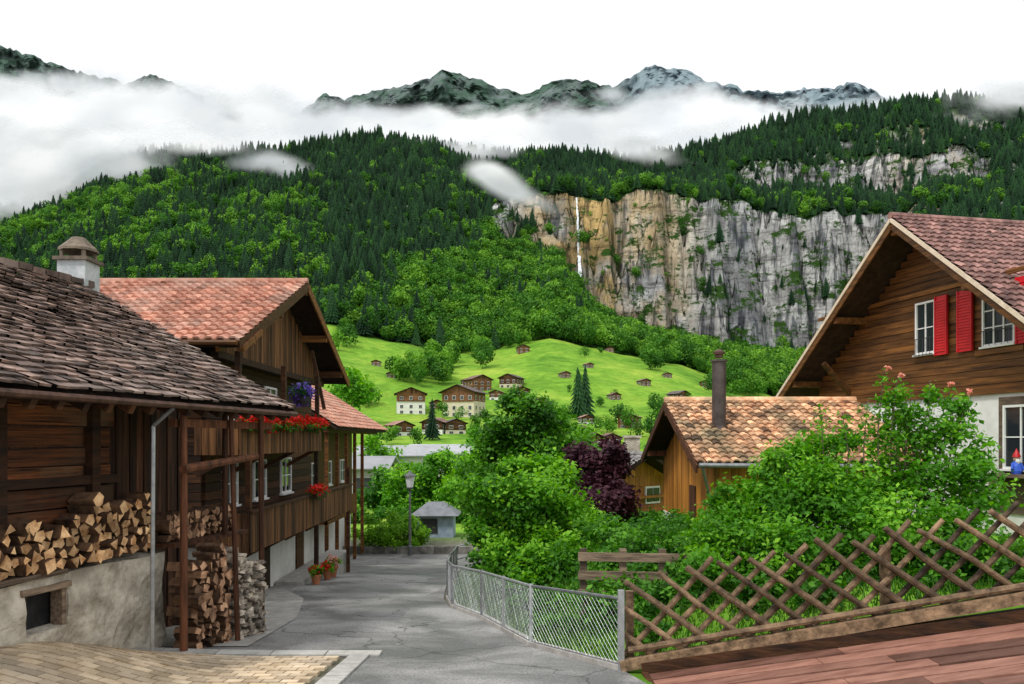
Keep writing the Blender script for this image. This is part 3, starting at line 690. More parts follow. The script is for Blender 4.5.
while y<27.3: m.box(5.2+R.uniform(0,.01),5.26,y,y+.19,-2.4,1.0-abs(y+.1-24)*.41-.12);y+=.2
x=5.28
while x<9.8: m.box(x,x+.19,20.68,20.72,-1.9,-.3);x+=.2
m.obj('orange_boards',wood_orange,S)
m=MB(O);m.box(5.27,9.8,20.74,27.3,-3,-.35,.5);m.box(5.17,9.9,20.66,27.4,-3.7,-2.4,.5);m.obj('plaster_base',plaster_w,S)
win(S,O,'y',20.68,-1,7.6,8.4,-1.3,-.6)
m=MB(O);m.box(5.16,5.19,22.6,23.3,-3.2,-1.3);m.obj('side_door',wood_rust,S)
m=MB(O);m.cyl((4.6,19.68,-.62),(10.3,19.68,-.66),.06);m.cyl((4.7,19.7,-.7),(5.1,20.5,-1.6),.04);m.cyl((5.1,20.5,-1.6),(5.1,20.5,-3),.04);m.obj('gutter_and_downpipe',steel,S)
fy=22.0
fx=(719-512)/F*fy
FL=root('stove_pipe_chimney',(fx,fy,.2));m=MB((fx,fy,.2));m.lathe((fx,fy,.1),[(.26,0),(.2,.25),(.19,.3),(.19,2.05),(.23,2.05),(.23,2.1),(.12,2.12)],16);m.obj('pipe',M('flue',(.07,.055,.05),(.16,.13,.12),3,rough=.5,metal=.4,bump=.1),FL)
m=MB((fx,fy,.2));m.lathe((fx,fy,2.26),[(.11,0),(.11,.1),(.16,.1),(.16,.16),(.03,.24)],12);m.obj('cowl',copper,FL)

chalet('grey_roof_house',5.15,33.5,-4.0,.75,4.4,4.6,2.5,M('tile_grey',(.13,.125,.12),(.3,.29,.28),3,rough=.8,bump=.3,tk=.4),wood_orange,wood_orange,.42,.7,tile=(.25,.33))
cx,cy=P(632,440,35)[0],35
ch=MB((cx,cy,-1));rt=root('stone_chimney',(cx,cy,-1));ch.box(cx-.3,cx+.3,cy-.3,cy+.3,-1.7,.1,.5);ch.box(cx-.36,cx+.36,cy-.36,cy+.36,.101,.2,.7);ch.obj('stack',plaster_o,rt)

# ------------------------------------------------------------------ chain link fence
pts=[(-1.75,22.5),(-1.62,20.2),(-1.35,18.1),(-.6,16),(.3,12.5),(1.43,10.5)]
FE=root('chain_link_fence',(0,15,-3.5));OF=(0,15,-3.5)
m=MB(OF);w=MB(OF)
for (p,q) in zip(pts[:-1],pts[1:]):
    L=math.dist(p,q);n=max(1,round(L/2.1))
    for i in range(n):
        a=(p[0]+(q[0]-p[0])*i/n,p[1]+(q[1]-p[1])*i/n);b=(p[0]+(q[0]-p[0])*(i+1)/n,p[1]+(q[1]-p[1])*(i+1)/n)
        za=gz(a[0]-.1,a[1]);zb=gz(b[0]-.1,b[1]);l=math.dist(a,b)
        m.cyl((a[0],a[1],za-.1),(a[0],a[1],za+1.0),.035,.035,8)
        m.cyl((a[0],a[1],za+.97),(b[0],b[1],zb+.97),.022,.022,8);m.cyl((a[0],a[1],za+.1),(b[0],b[1],zb+.1),.014,.014,6)
        def pt(s,h): f=s/l; return (a[0]+(b[0]-a[0])*f,a[1]+(b[1]-a[1])*f,za+(zb-za)*f+.1+h)
        Hh=.85;k=-Hh
        while k<l:
            s0=max(0,k);s1=min(l,k+Hh)
            if s1>s0:
                w.cyl(pt(s0,s0-k),pt(s1,s1-k),.0022,.0022,3);w.cyl(pt(s0,Hh-(s0-k)),pt(s1,Hh-(s1-k)),.0022,.0022,3)
            k+=.095
x,y=pts[-1];z=gz(x-.1,y);m.box(x-.04,x+.04,y-.04,y+.04,z-.1,z+1.08)
m.obj('posts_and_rails',steel,FE);w.obj('wire_mesh',steel,FE)
kb=MB()
for (p,q) in zip(pts[:-1],pts[1:]):
    n=max(1,round(math.dist(p,q)/1))
    for i in range(n):
        a=(p[0]+(q[0]-p[0])*i/n,p[1]+(q[1]-p[1])*i/n);b=(p[0]+(q[0]-p[0])*(i+1)/n,p[1]+(q[1]-p[1])*(i+1)/n)
        kb.beam((a[0]+.03,a[1],gz(a[0]-.1,a[1])+.0),(b[0]+.03,b[1],gz(b[0]-.1,b[1])+.0),.16,.2)
kb.obj('fence_kerb',concrete)
RL=root('steel_railing',(0,27,-4));m=MB((0,27,-4))
pr=[(-1.8,23),(-1.9,26),(-2.1,30.5),(.2,31.5),(2.5,31)]
for p,q in zip(pr[:-1],pr[1:]):
    za=gz(p[0]-.2,p[1]);zb=gz(q[0]-.2,q[1]);n=max(1,int(math.dist(p,q)/1.5))
    for h in(.5,1.0): m.cyl((p[0],p[1],za+h),(q[0],q[1],zb+h),.025)
    for i in range(n+1):
        f=i/n;x=p[0]+(q[0]-p[0])*f;y=p[1]+(q[1]-p[1])*f;m.cyl((x,y,za+(zb-za)*f-.2),(x,y,za+(zb-za)*f+1.0),.025)
m.obj('rails',steel,RL)

# ------------------------------------------------------------------ lattice fence + deck
A=np.array([1.55,10.6,-2.98]);Bq=np.array([6.6,9.55,-1.86])
LF=root('rustic_lattice_fence',tuple(A));m=MB(tuple(A))
d=Bq-A;L=np.linalg.norm(d[:2]);u=d/L
nrm=np.array([-u[1],u[0],0]);nrm/=np.linalg.norm(nrm)
s=-.1;H=1.05;run=1.15
while s<L+1.6:
    for sg,of in((1,.045),(-1,-.045)):
        b=A+u*s+nrm*of+np.array([0,0,.1]);e=s+sg*run;f=1.0
        if e<-.1: f=(s+.1)/run
        if f<.25 or e>L+1.9: continue
        mid=A+u*(s+sg*run*f*.5)+nrm*(of+R.uniform(-.012,.012))+np.array([0,0,.1+H*f*.5+R.uniform(-.02,.02)])
        tq=A+u*(s+sg*run*f)+nrm*of+np.array([R.uniform(-.03,.03),0,.1+(H+R.uniform(-.05,.09))*f]); rr_=R.uniform(.038,.05);tt_=R.random();m.cyl(b,mid,rr_,rr_*.95,8,tt_);m.cyl(mid,tq,rr_*.95,rr_*.82,8,tt_)
    s+=.4
m.cyl(A+np.array([0,0,.22])-nrm*.1,Bq+u*.8+np.array([0,0,.22])-nrm*.1,.045,.045,8)
m.obj('crossed_poles',wood_fence,LF)
m=MB(tuple(A));
for s in(0,3.2,5.9):
    p=A+u*s+nrm*.17;m.beam(p+np.array([0,0,-.4]),p+np.array([0,0,.95]),.1,.1)
m.beam(A-nrm*.1+np.array([-.1,0,.02]),Bq-nrm*.1+u*.8+np.array([0,0,.1]),.14,.14)
m.obj('posts_and_sill',wood_fence,LF)
DK=root('timber_deck',(4,8,-2.6));m=MB((4,8,-2.6))
for j in range(17):
    off=.28+j*.27
    x0,y0=1.75,10.55-off; x1=8.5
    h=R.uniform(0,.012)
    cuts=[x0,x0+R.uniform(1.6,3.2),x1]
    for c0,c1 in zip(cuts[:-1],cuts[1:]):
        ya=y0-(c0-x0)*.2;yb=y0-(c1-x0)*.2;za=float(deckz(c0));zb=float(deckz(c1));c1=c1-.012
        m.hexa([(c0,ya-.225,za-.05),(c1,yb-.225,zb-.05),(c1,yb,zb-.05),(c0,ya,za-.05),(c0,ya-.225,za+h),(c1,yb-.225,zb+h),(c1,yb,zb+h),(c0,ya,za+h)])
m.obj('planks',wood_deck,DK)
m=MB((4,8,-2.6));
m.hexa([(1.8,10.2,-3.14),(8.5,8.86,-1.8),(8.5,4,-1.8),(1.8,5.4,-3.14),(1.8,10.2,-3.1),(8.5,8.86,-1.76),(8.5,4,-1.76),(1.8,5.4,-3.1)])  # dark sheet under the planks, stands in for shade in the board gaps
m.beam((1.7,10.42,-2.98),(8.3,9.1,-1.66),.14,.17)
m.beam((1.72,10.4,-3.08),(1.72,5,-3.08),.08,.16);m.obj('edge_beams_and_gap_shade',wood_dark,DK)

RF=root('garden_rail_fence',(3,15,-2.5));m=MB((3,15,-2.5))
for (p,q,zt) in(((1.25,14.0),(3.3,13.9),-1.95),):
    for i in range(4):
        f=i/3;x=p[0]+(q[0]-p[0])*f;y=p[1]+(q[1]-p[1])*f;m.box(x-.06,x+.06,y-.05,y+.05,-3.4,zt+.05)
    for h in(0,-.32,-.64): m.beam((p[0]-.1,p[1]-.08,zt-.08+h),(q[0]+.1,q[1]-.08,zt-.1+h),.04,.15)
m.obj('rails',wood_grey,RF)
PF=root('picket_fence',(4,25,-3));m=MB((4,25,-3));x=2.9
while x<5.0:
    z=P(0,546,24.5)[2];m.box(x,x+.09,24.5,24.53,z-.3,z+.62);x+=.13
m.box(2.8,5.0,24.535,24.57,z+.15,z+.22);m.box(2.8,5.0,24.535,24.57,z+.45,z+.52);m.obj('pickets',wood_rust,PF)

# ------------------------------------------------------------------ street lamp
lx,ly=-5.0,39.2;lz=gz(lx,ly)
SL=root('street_lamp',(lx,ly,lz));m=MB((lx,ly,lz));m.lathe((lx,ly,lz),[(.12,0),(.12,.5),(.07,.55),(.05,3.3),(.05,3.35)],10);m.lathe((lx,ly,lz+3.92),[(.32,0),(.3,.05),(.1,.17),(.03,.28)],12);m.cyl((lx,ly,lz+3.3),(lx,ly,lz+3.38),.16,.18,12)
m.obj('post_and_cap',M('lamp_metal',(.1,.11,.11),(.18,.19,.19),4,rough=.5,metal=.3,bump=0),SL);m=MB((lx,ly,lz));m.lathe((lx,ly,lz+3.38),[(.15,0),(.24,.54),(.1,.54)],12);m.obj('lantern',lampglass,SL)
m=MB()
x=-10
while x<-2.6: z=gz(x,40);m.box(x,x+.6,39.9,40.2,z-.3,z+.38+R.uniform(0,.03));x+=.61
m.obj('low_stone_wall',M('lowwall',(.1,.1,.09),(.26,.25,.22),3,rough=.9,bump=.7))
py_=50;px_=(436-512)/F*py_;pz=P(0,533,py_)[2]
PV=root('grey_pavilion',(px_,py_,pz));m=MB((px_,py_,pz));m.box(px_-1.15,px_+1.15,py_-1.1,py_+1.1,pz-.6,pz+1.2);m.obj('walls',M('pav',(.13,.17,.23),(.22,.26,.32),3,rough=.7),PV)
m=MB((px_,py_,pz));a=1.5;q=[(px_-a,py_-a,pz+1.2),(px_+a,py_-a,pz+1.2),(px_+a,py_+a,pz+1.2),(px_-a,py_+a,pz+1.2),(px_-.5,py_-.2,pz+1.95),(px_+.5,py_-.2,pz+1.95),(px_+.5,py_+.2,pz+1.95),(px_-.5,py_+.2,pz+1.95)];m.hexa(q);m.obj('hip_roof',M('pavroof',(.14,.15,.17),(.24,.25,.27),2,rough=.6,bump=.1,tk=.1),PV)
m=MB((px_,py_,pz));m.box(px_-.9,px_+.2,py_-1.14,py_-1.1,pz+.1,pz+1.0);m.obj('shutter',iron,PV)
for (px,py,Y,wd,ht,mat2) in((398,474,88,9,3.4,plaster_w),(440,472,95,7,3.2,concrete),(352,478,75,6,3,concrete),(500,468,98,6,2.6,plaster_w)):
    x=(px-512)/F*Y;z=gz(x,Y);rt=root('depot_building',(x,Y,z));m=MB((x,Y,z));m.box(x-wd/2,x+wd/2,Y,Y+7,z-1,z+ht);m.obj('walls',mat2,rt)
    m=MB((x,Y,z));m.slab((x-wd/2-.6,Y-.6,z+ht),(wd+1.2,0,0),(0,4.2,1.1),.12);m.slab((x-wd/2-.6,Y+7.6,z+ht),(wd+1.2,0,0),(0,-4,1.1),.12);m.obj('metal_roof',grey_roof,rt)
    m=MB((x,Y,z));
    for i in range(3): m.box(x-wd/2+.8+i*2.4,x-wd/2+2.4+i*2.4,Y-.05,Y,z+.1,z+2.1)
    m.obj('doors',red_paint if px==398 else iron,rt)

# village on the hill
vm=M('village_wood',(.1,.045,.02),(.22,.1,.045),1,rough=.8,bump=0);vr=[M('vroof1',(.17,.1,.08),(.27,.17,.14),2,rough=.8,bump=0,tk=.3),M('vroof2',(.09,.075,.07),(.18,.15,.14),2,rough=.8,bump=0,tk=.3),M('vroof3',(.3,.16,.12),(.4,.25,.2),2,rough=.8,bump=0,tk=.3)]
cream=M('cream_plaster',(.55,.48,.34),(.68,.61,.46),1,rough=.9,bump=0,tk=.05)
for i,(px,py,wp,ang,up) in enumerate([(411,414,33,.15,0),(458,417,40,-.3,0),(437,409,15,.2,1),(482,391,25,.5,1),(508,388,22,-.4,0),(522,399,20,.3,0),(496,400,16,-.2,0),(548,421,22,.2,0),(404,436,24,.6,0),(573,440,24,-.6,1),(594,453,32,.5,1),(628,428,24,-.3,1),(543,406,14,.3,1),(466,386,12,-.3,0),(524,353,13,.2,1),(646,386,12,.3,1),(684,402,18,.6,1),(376,366,10,.1,1),(612,447,22,.2,1),(660,440,20,-.4,1),(535,440,24,.7,1),(432,434,26,-.3,0),(456,434,24,.3,0),(588,424,15,.2,0),(566,378,11,.3,1),(610,352,9,.1,1),(706,388,13,-.2,1),(616,400,12,.3,1),(392,378,11,.2,1),(590,368,9,.4,1),(668,378,9,.1,1),(366,395,14,.3,0)]):
    Y=findY(px,py,90,420)
    if not Y: continue
    x=(px-512)/F*Y;w=wp/F*Y*.85
    chalet('hill_chalet',x,Y,gz(x,Y)-.3,ang,w,w*1.0,w*(.78 if i<2 else .6),vr[i%3],vm,vm if up else (cream if i%3==1 else plaster_w),.4,w*.09,split=.64 if i<2 else .42,tile=(1.2,1.0),rows=3 if i<2 else 2)

# ------------------------------------------------------------------ near and mid trees / plants
tree('green_bush_tree',1.0,19.5,[Bp(500,500,19.5,.8),Bp(540,505,19,.95),Bp(575,528,19.5,.75),Bp(520,545,18.5,.75),Bp(555,560,18,.75),Bp(540,478,20,.7),Bp(588,555,18,.5),Bp(520,575,17.5,.5),Bp(488,530,19,.45),Bp(515,475,19.8,.45)],25000,.065,leaf_bright,.1,clump=.25)
tree('leafy_tree',.4,33,[Bp(505,440,33,1.2),Bp(530,412,33,1.0),Bp(550,440,33,1.4),Bp(500,470,33,1.4),Bp(520,500,32,1.5),Bp(562,480,32,1.0),Bp(482,500,34,1.2),Bp(525,455,33,1.3),Bp(515,400,33,.6)],24000,.1,leaf_mid,.2,clump=.25)
tree('leafy_tree',4,45,[Bp(570,440,45,1.2),Bp(582,465,45,1.6),Bp(555,415,45,.9),Bp(590,485,45,1.4)],8000,.14,leaf_bright,.2)
tree('maroon_maple',3.3,27.5,[Bp(588,468,27.5,.9),Bp(610,468,27.5,.8),Bp(598,500,26,1.0),Bp(616,495,26,.6),Bp(588,520,26,.8),Bp(612,450,27,.5)],14000,.08,leaf_maroon,.12)
for (px,py,Y,rw,n) in((440,470,66,2.0,4200),(410,485,66,2.0,4200),(472,478,62,2.3,5000),(385,490,70,2.2,4200),(478,450,100,3.0,3200),(500,457,100,3.0,3600),(545,455,90,3.2,3600),(655,462,75,2.4,2600),(352,385,210,5,1500),(675,445,110,3,2000),(372,458,85,2.4,3000)):
    x,y,z=P(px,py,Y);tree('round_tree',x,y,[(x,y,z,rw),(x-rw*.6,y,z-rw*.4,rw*.7),(x+rw*.6,y+.3,z-rw*.35,rw*.75),(x+rw*.1,y-.4,z+rw*.5,rw*.6),(x+rw*.2,y-.3,z-rw*.8,rw*.7)],n,.055*Y/22,leaf_mid if (px%2) else leaf_bright,.2)
x0,y0=-6.15,40.9;z0=gz(x0,y0)
HG=root('clipped_hedge',(x0,y0,z0));leaves('foliage',[(x0-1,y0,z0+.9,.95),(x0,y0,z0+1.2,1.05),(x0+.9,y0,z0+1.0,.9),(x0-.4,y0-.2,z0+.6,.9),(x0+.6,y0-.2,z0+.5,.8)],13000,.07,leaf_hedge,HG,(x0,y0,z0),flat=.85,shell=.75,clump=.16)
m=MB((x0,y0,z0));[m.cyl((x0+R.uniform(-.6,.6),y0,z0-.1),(x0+R.uniform(-.9,.9),y0,z0+1),.04,.02,5) for i in range(7)];m.obj('stems',bark,HG)
bl=[]
for i in range(22): x=-16+i*1.0; bl.append((x,60+R.uniform(-1,1),gz(x,60)+.6,.9))
HR=root('hedge_row',(0,60,-6));leaves('foliage',bl,10000,.12,leaf_mid,HR,(0,60,-6));m=MB((0,60,-6));[m.cyl((b_[0],b_[1],b_[2]-1),(b_[0],b_[1],b_[2]),.05,.02,5) for b_ in bl];m.obj('stems',bark,HR)
sb=[Bp(735,535,13,.6),Bp(765,505,13.3,.7),Bp(800,490,13.5,.72),Bp(838,492,13.3,.72),Bp(812,455,13.6,.45),Bp(868,495,13.2,.55),Bp(840,440,13.6,.28),Bp(900,530,12.4,.75),Bp(850,545,12.4,.75),Bp(790,550,12.4,.7),Bp(950,540,12,.6),Bp(710,560,12.4,.4),Bp(780,468,13.6,.38),Bp(728,500,13.4,.33)]
tree('flowering_shrub',4.9,13.2,sb,36000,.045,leaf_bright,.05,clump=.26,K=18)
sb2=[Bp(900,470,13.2,.42),Bp(925,440,13.3,.36),Bp(905,415,13.3,.25),Bp(948,430,13.2,.32),Bp(965,470,12.9,.42),Bp(935,490,12.8,.5),Bp(960,405,13.2,.2),Bp(985,500,12.7,.4),Bp(885,440,13.3,.25),Bp(890,400,13.4,.18),Bp(930,395,13.3,.16),Bp(980,450,12.9,.22)]
tree('tall_rose_shrub',6.7,13.1,sb2,6200,.05,leaf_bright,.04,clump=.4,K=8)
RB=root('rose_bush',(6.2,13.2,-2.1));m=MB((6.2,13.2,-2.1));fb=[];lb=[]
for (px,py) in((884,368),(898,376),(905,384),(912,392),(966,392),(948,385),(780,448),(705,545),(868,400),(930,380),(820,405),(842,412)):
    e=P(px,py,13.3);b0=(e[0]*.9+.5,13.2,-1.5);mid=((e[0]+b0[0])/2+R.uniform(-.15,.15),13.2,(e[2]+b0[2])/2+.3)
    m.cyl(b0,mid,.016,.01,5);m.cyl(mid,e,.01,.005,5)
    for k in range(8): f=k/8;lb.append((mid[0]+(e[0]-mid[0])*f,13.25,mid[2]+(e[2]-mid[2])*f,.12))
    fb.append((e[0],13.2,e[2],.055))
m.obj('canes',bark,RB);leaves('leaves',lb,1300,.04,leaf_bright,RB,(6.2,13.2,-2.1),clump=.5);leaves('blossoms',fb[:2]+fb[4:6],110,.03,flower_pink,RB,(6.2,13.2,-2.1),clump=.3)
for (nm,bl,n,s,mt) in(('garden_plants',[(1.0+R.random()*4.5,13+R.random()*9,0,.4+R.random()*.25) for i in range(46)],24000,.055,leaf_mid),
                       ('ground_cover',[(-.3+R.random()*1.2,13.5+R.random()*8,0,.3) for i in range(26)],8000,.05,leaf_mid),
                       ('garden_plants',[(1.7+R.random()*10,10.9+R.random()*3.4,0,.4) for i in range(80)],36000,.05,leaf_mid),
                       ('yard_shrubs',[(-1.2+R.random()*6,26+R.random()*6,0,.55) for i in range(24)],12000,.08,leaf_mid)):
    bl=[(a,b,gz(a,b)+r*.4,r) for a,b,_,r in bl if a>float(roadx(b))+.4]
    g=root(nm,(bl[0][0],bl[0][1],bl[0][2]));leaves('foliage',bl,n,s,mt,g,bl[0][:3])
    m=MB(bl[0][:3]);[m.cyl((b_[0],b_[1],b_[2]-b_[3]),(b_[0]+.05,b_[1],b_[2]+.1),.012,.006,4) for b_ in bl];m.obj('stems',bark,g)
def grass(name,xr,yr,n,hmin,hmax,cond):
    x=N.uniform(xr[0],xr[1],n);y=N.uniform(yr[0],yr[1],n);k=cond(x,y);x=x[k];y=y[k];n=len(x);z=ground(x,y)
    h=N.uniform(hmin,hmax,n);a=N.uniform(0,6.28,n);w=.012;lx=N.normal(0,.35,n)*h;ly=N.normal(0,.35,n)*h
    V=np.empty((n,3,3));V[:,0]=np.stack([x-w*np.cos(a),y-w*np.sin(a),z],1);V[:,1]=np.stack([x+w*np.cos(a),y+w*np.sin(a),z],1);V[:,2]=np.stack([x+lx,y+ly,z+h],1)
    link(name,mkmesh(name,V.reshape(-1,3),np.arange(3*n).reshape(n,3),grass_m,N.rand(n)))
grass('garden_grass',(-2,9),(10.4,32),70000,.08,.24,lambda x,y:(x>roadx(y)+.2))

# ------------------------------------------------------------------ far forest
def conifer(seed):
    r=random.Random(seed);V=[];Fc=[];T=[]
    tiers=11
    V+=[(-.012,0,0),(.012,0,0),(0,.015,.9)];Fc.append((0,1,2));T.append(0)
    for t in range(tiers):
        z=.08+.86*(t/tiers);R0=.19*(1-t/tiers)**.85+.012;k=11;c=len(V)
        V.append((0,0,z+.17*(1-.4*t/tiers)))
        for i in range(2*k):
            a=6.2832*i/(2*k)+t*.7;rr=R0*(r.uniform(.85,1.25) if i%2==0 else r.uniform(.4,.55))
            V.append((rr*math.cos(a),rr*math.sin(a),z-(.035 if i%2==0 else -.02)+r.uniform(-.01,.01)))
        for i in range(2*k): Fc.append((c,c+1+i,c+1+(i+1)%(2*k)));T.append(min(1,max(0,r.uniform(.1,.9))))
    return mkmesh('conifer',V,Fc,conifer_m,T)
def broad(seed):
    rs=np.random.RandomState(seed);T=[];n=460
    bl=[(rs.normal(0,.13),rs.normal(0,.13),.33+rs.rand()*.42,.15+rs.rand()*.1) for i in range(7)]
    Vv=[]
    for i in range(n):
        b=bl[rs.randint(7)];d=rs.normal(size=3);d/=np.linalg.norm(d);p=np.array(b[:3])+d*b[3]*(.8+.3*rs.rand())
        nr=d+rs.normal(size=3)*.5;nr/=np.linalg.norm(nr);a=np.cross(nr,rs.normal(size=3));a/=np.linalg.norm(a);c=np.cross(nr,a);s=.036*(.7+.6*rs.rand())
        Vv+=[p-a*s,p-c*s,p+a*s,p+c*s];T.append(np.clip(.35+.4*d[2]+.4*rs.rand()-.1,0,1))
    k=len(Vv);Fc=[(4*i,4*i+1,4*i+2,4*i+3) for i in range(n)]
    Vv+=[(-.02,0,-.05),(.02,0,-.05),(0,.0,.5)];Fc.append((k,k+1,k+2));T.append(0)
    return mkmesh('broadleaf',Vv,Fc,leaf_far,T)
def coll(name,meshes):
    c=bpy.data.collections.new(name)
    for i,me in enumerate(meshes):
        o=bpy.data.objects.new(name+'_prototype',me);c.objects.link(o)
    return c
CC=coll('conifer',[conifer(i) for i in range(5)]);BC=coll('broadleaf',[broad(i) for i in range(5)])
def scatter(name,pts,scl,c):
    me=bpy.data.meshes.new(name);me.from_pydata([tuple(p) for p in pts],[],[])
    a=me.attributes.new('sc','FLOAT_VECTOR','POINT');a.data.foreach_set('vector',np.asarray(scl,np.float32).reshape(-1))
    o=link(name,me);g=bpy.data.node_groups.new(name,'GeometryNodeTree')
    g.interface.new_socket('Geometry',in_out='INPUT',socket_type='NodeSocketGeometry');g.interface.new_socket('Geometry',in_out='OUTPUT',socket_type='NodeSocketGeometry')
    n=g.nodes;L=g.links.new
    gi=n.new('NodeGroupInput');go=n.new('NodeGroupOutput');ip=n.new('GeometryNodeInstanceOnPoints');ci=n.new('GeometryNodeCollectionInfo')
    ci.inputs['Collection'].default_value=c;ci.inputs['Separate Children'].default_value=True;ci.inputs['Reset Children'].default_value=True
    na=n.new('GeometryNodeInputNamedAttribute');na.data_type='FLOAT_VECTOR';na.inputs['Name'].default_value='sc'
    rv=n.new('FunctionNodeRandomValue');rv.data_type='FLOAT_VECTOR';rv.inputs[0].default_value=(-.04,-.04,0);rv.inputs[1].default_value=(.04,.04,6.28)
    L(gi.outputs[0],ip.inputs['Points']);L(ci.outputs[0],ip.inputs['Instance']);ip.inputs['Pick Instance'].default_value=True
    L(rv.outputs[0],ip.inputs['Rotation']);L(na.outputs[0],ip.inputs['Scale']);L(ip.outputs[0],go.inputs[0])
    md=o.modifiers.new('scatter','NODES');md.node_group=g
n=27000
px=N.uniform(-250,1200,n);Y=400+N.rand(n)**.85*540
X=(px-512)/F*Y;Z=ground(X,Y);dz=(ground(X,Y+1.5)-ground(X,Y-1.5))/3
steep=dz>1.1
bnd=Y+(fbm(X*.015,Y*.01,44)-.5)*60>412
keep=bnd&(~steep|(N.rand(n)<.2))
gap=(px>560)&(px<900)&(Y>585)&(Y<640)
hgt_f=np.where(gap,.65,1.0)
X=X[keep];Y=Y[keep];Z=Z[keep];px=px[keep];st=steep[keep];hgt_f=hgt_f[keep]
pb=fbm(X*.009,Y*.009,77,4)
py=HY-F*Z/Y
prob=.08+.85*sst(pb,.47,.58)*sst(py,160,230)+.4*(py>325)
prob=np.where(px<330,prob+.2*sst(py,170,230),prob)
prob=np.where((px>560),prob*.85,prob); prob=np.where(py<180,prob*.35,prob)
isb=(N.rand(len(X))<prob)|(st&(N.rand(len(X))<.6))
hgt=N.uniform(9,20,len(X))*hgt_f*np.where(st,.55,1);hb=N.uniform(8,17,len(X))*np.where(st,.4,1)*hgt_f
c=~isb
scatter('conifer_forest',np.stack([X,Y,Z-.5],1)[c],np.stack([hgt*1.25,hgt*1.25,hgt],1)[c],CC)
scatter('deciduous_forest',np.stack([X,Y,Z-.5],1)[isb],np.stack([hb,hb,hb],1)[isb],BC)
pp=[];ss=[];pc=[];scn=[]
def clump(px0,px1,py0,py1,k,h0=7,h1=12,con=0.0):
    for i in range(k):
        a=R.uniform(px0,px1);b=R.uniform(py0,py1);Yy=findY(a,b,80,600)
        if not Yy: continue
        x=(a-512)/F*Yy;h=R.uniform(h0,h1);z=gz(x,Yy)-.4
        if R.random()<con: pc.append((x,Yy,z));scn.append((h*1.2,h*1.2,h*1.2))
        else: pp.append((x,Yy,z));ss.append((h,h,h))
clump(395,450,366,386,22,8,12);clump(430,490,340,370,36,8,14);clump(345,372,385,408,7);clump(560,640,338,350,24,8,13);clump(640,700,358,374,20,8,13);clump(710,800,378,398,32,9,15)
clump(330,440,322,352,14,8,13,.3);clump(600,700,425,445,8,4,7);clump(380,600,418,450,10,3,6);clump(578,586,418,420,3,12,15,1);clump(432,436,440,442,1,8,9,1);clump(500,780,350,412,18,3,6);clump(480,530,340,352,12,8,12,.4);clump(300,420,445,470,8,3,5);clump(640,800,410,450,20,5,8)
scatter('meadow_trees',pp,ss,BC);scatter('meadow_conifers',pc,scn,CC)

# ------------------------------------------------------------------ far peaks
def peaks():
    pxs=np.linspace(-300,1400,560)
    kx=[-300,0,20,60,105,125,150,165,190,240,262,300,325,345,370,400,425,442,470,500,522,548,570,595,615,640,655,690,705,740,780,860,885,920,1000,1400]
    ky=[60,46,52,66,78,86,72,80,93,98,112,114,93,97,92,87,80,70,75,88,94,83,76,84,88,72,66,70,80,88,92,84,97,106,110,120]
    ty=np.interp(pxs,kx,ky)
    D0=1650;rows=np.linspace(0,1,100)
    tt,pg=np.meshgrid(rows,pxs,indexing='ij')
    top=np.interp(pg,pxs,ty)+(fbm(pg*.09,pg*0,3,4)-.5)*9+(fbm(pg*.3,pg*0+4,8,3)-.5)*5
    yp=230+(top-230)*tt
    Y=D0-350*(1-tt)+(fbm(pg*.02,tt*5,13,5)-.5)*260*(1-tt*.6)+(fbm(pg*.07,tt*12,15,4)-.5)*120+220*sst(pg,600,650)+(fbm(pg*.25,tt*30,25,3)-.5)*40
    X=(pg-512)/F*Y;Z=(HY-yp)/F*Y
    V=np.stack([X,Y,Z],-1).reshape(-1,3);i=np.arange(tt.size).reshape(tt.shape)
    Fc=np.stack([i[:-1,:-1],i[:-1,1:],i[1:,1:],i[1:,:-1]],-1).reshape(-1,4)
    m,t,b=nt('peak_rock');n=t.nodes;L=t.links.new
    tc=n.new('ShaderNodeTexCoord');no=n.new('ShaderNodeTexNoise');no.inputs['Scale'].default_value=.02;no.inputs['Detail'].default_value=8;no.inputs['Roughness'].default_value=.7;L(tc.outputs['Object'],no.inputs['Vector'])
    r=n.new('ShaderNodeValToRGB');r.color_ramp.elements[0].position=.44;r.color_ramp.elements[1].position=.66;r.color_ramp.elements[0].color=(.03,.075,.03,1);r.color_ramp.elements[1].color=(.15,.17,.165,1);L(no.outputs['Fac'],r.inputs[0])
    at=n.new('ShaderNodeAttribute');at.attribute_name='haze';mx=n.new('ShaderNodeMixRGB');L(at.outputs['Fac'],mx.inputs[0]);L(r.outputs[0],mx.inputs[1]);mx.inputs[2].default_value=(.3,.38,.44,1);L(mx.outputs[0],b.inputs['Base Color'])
    b.inputs['Roughness'].default_value=1;b.inputs['Specular IOR Level'].default_value=0
    bp=n.new('ShaderNodeBump');bp.inputs['Strength'].default_value=.5;bp.inputs['Distance'].default_value=12;L(no.outputs['Fac'],bp.inputs['Height']);L(bp.outputs[0],b.inputs['Normal'])
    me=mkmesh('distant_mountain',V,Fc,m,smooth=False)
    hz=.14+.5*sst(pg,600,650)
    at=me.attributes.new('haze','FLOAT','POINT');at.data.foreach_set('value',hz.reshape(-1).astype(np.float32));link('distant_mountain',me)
peaks()
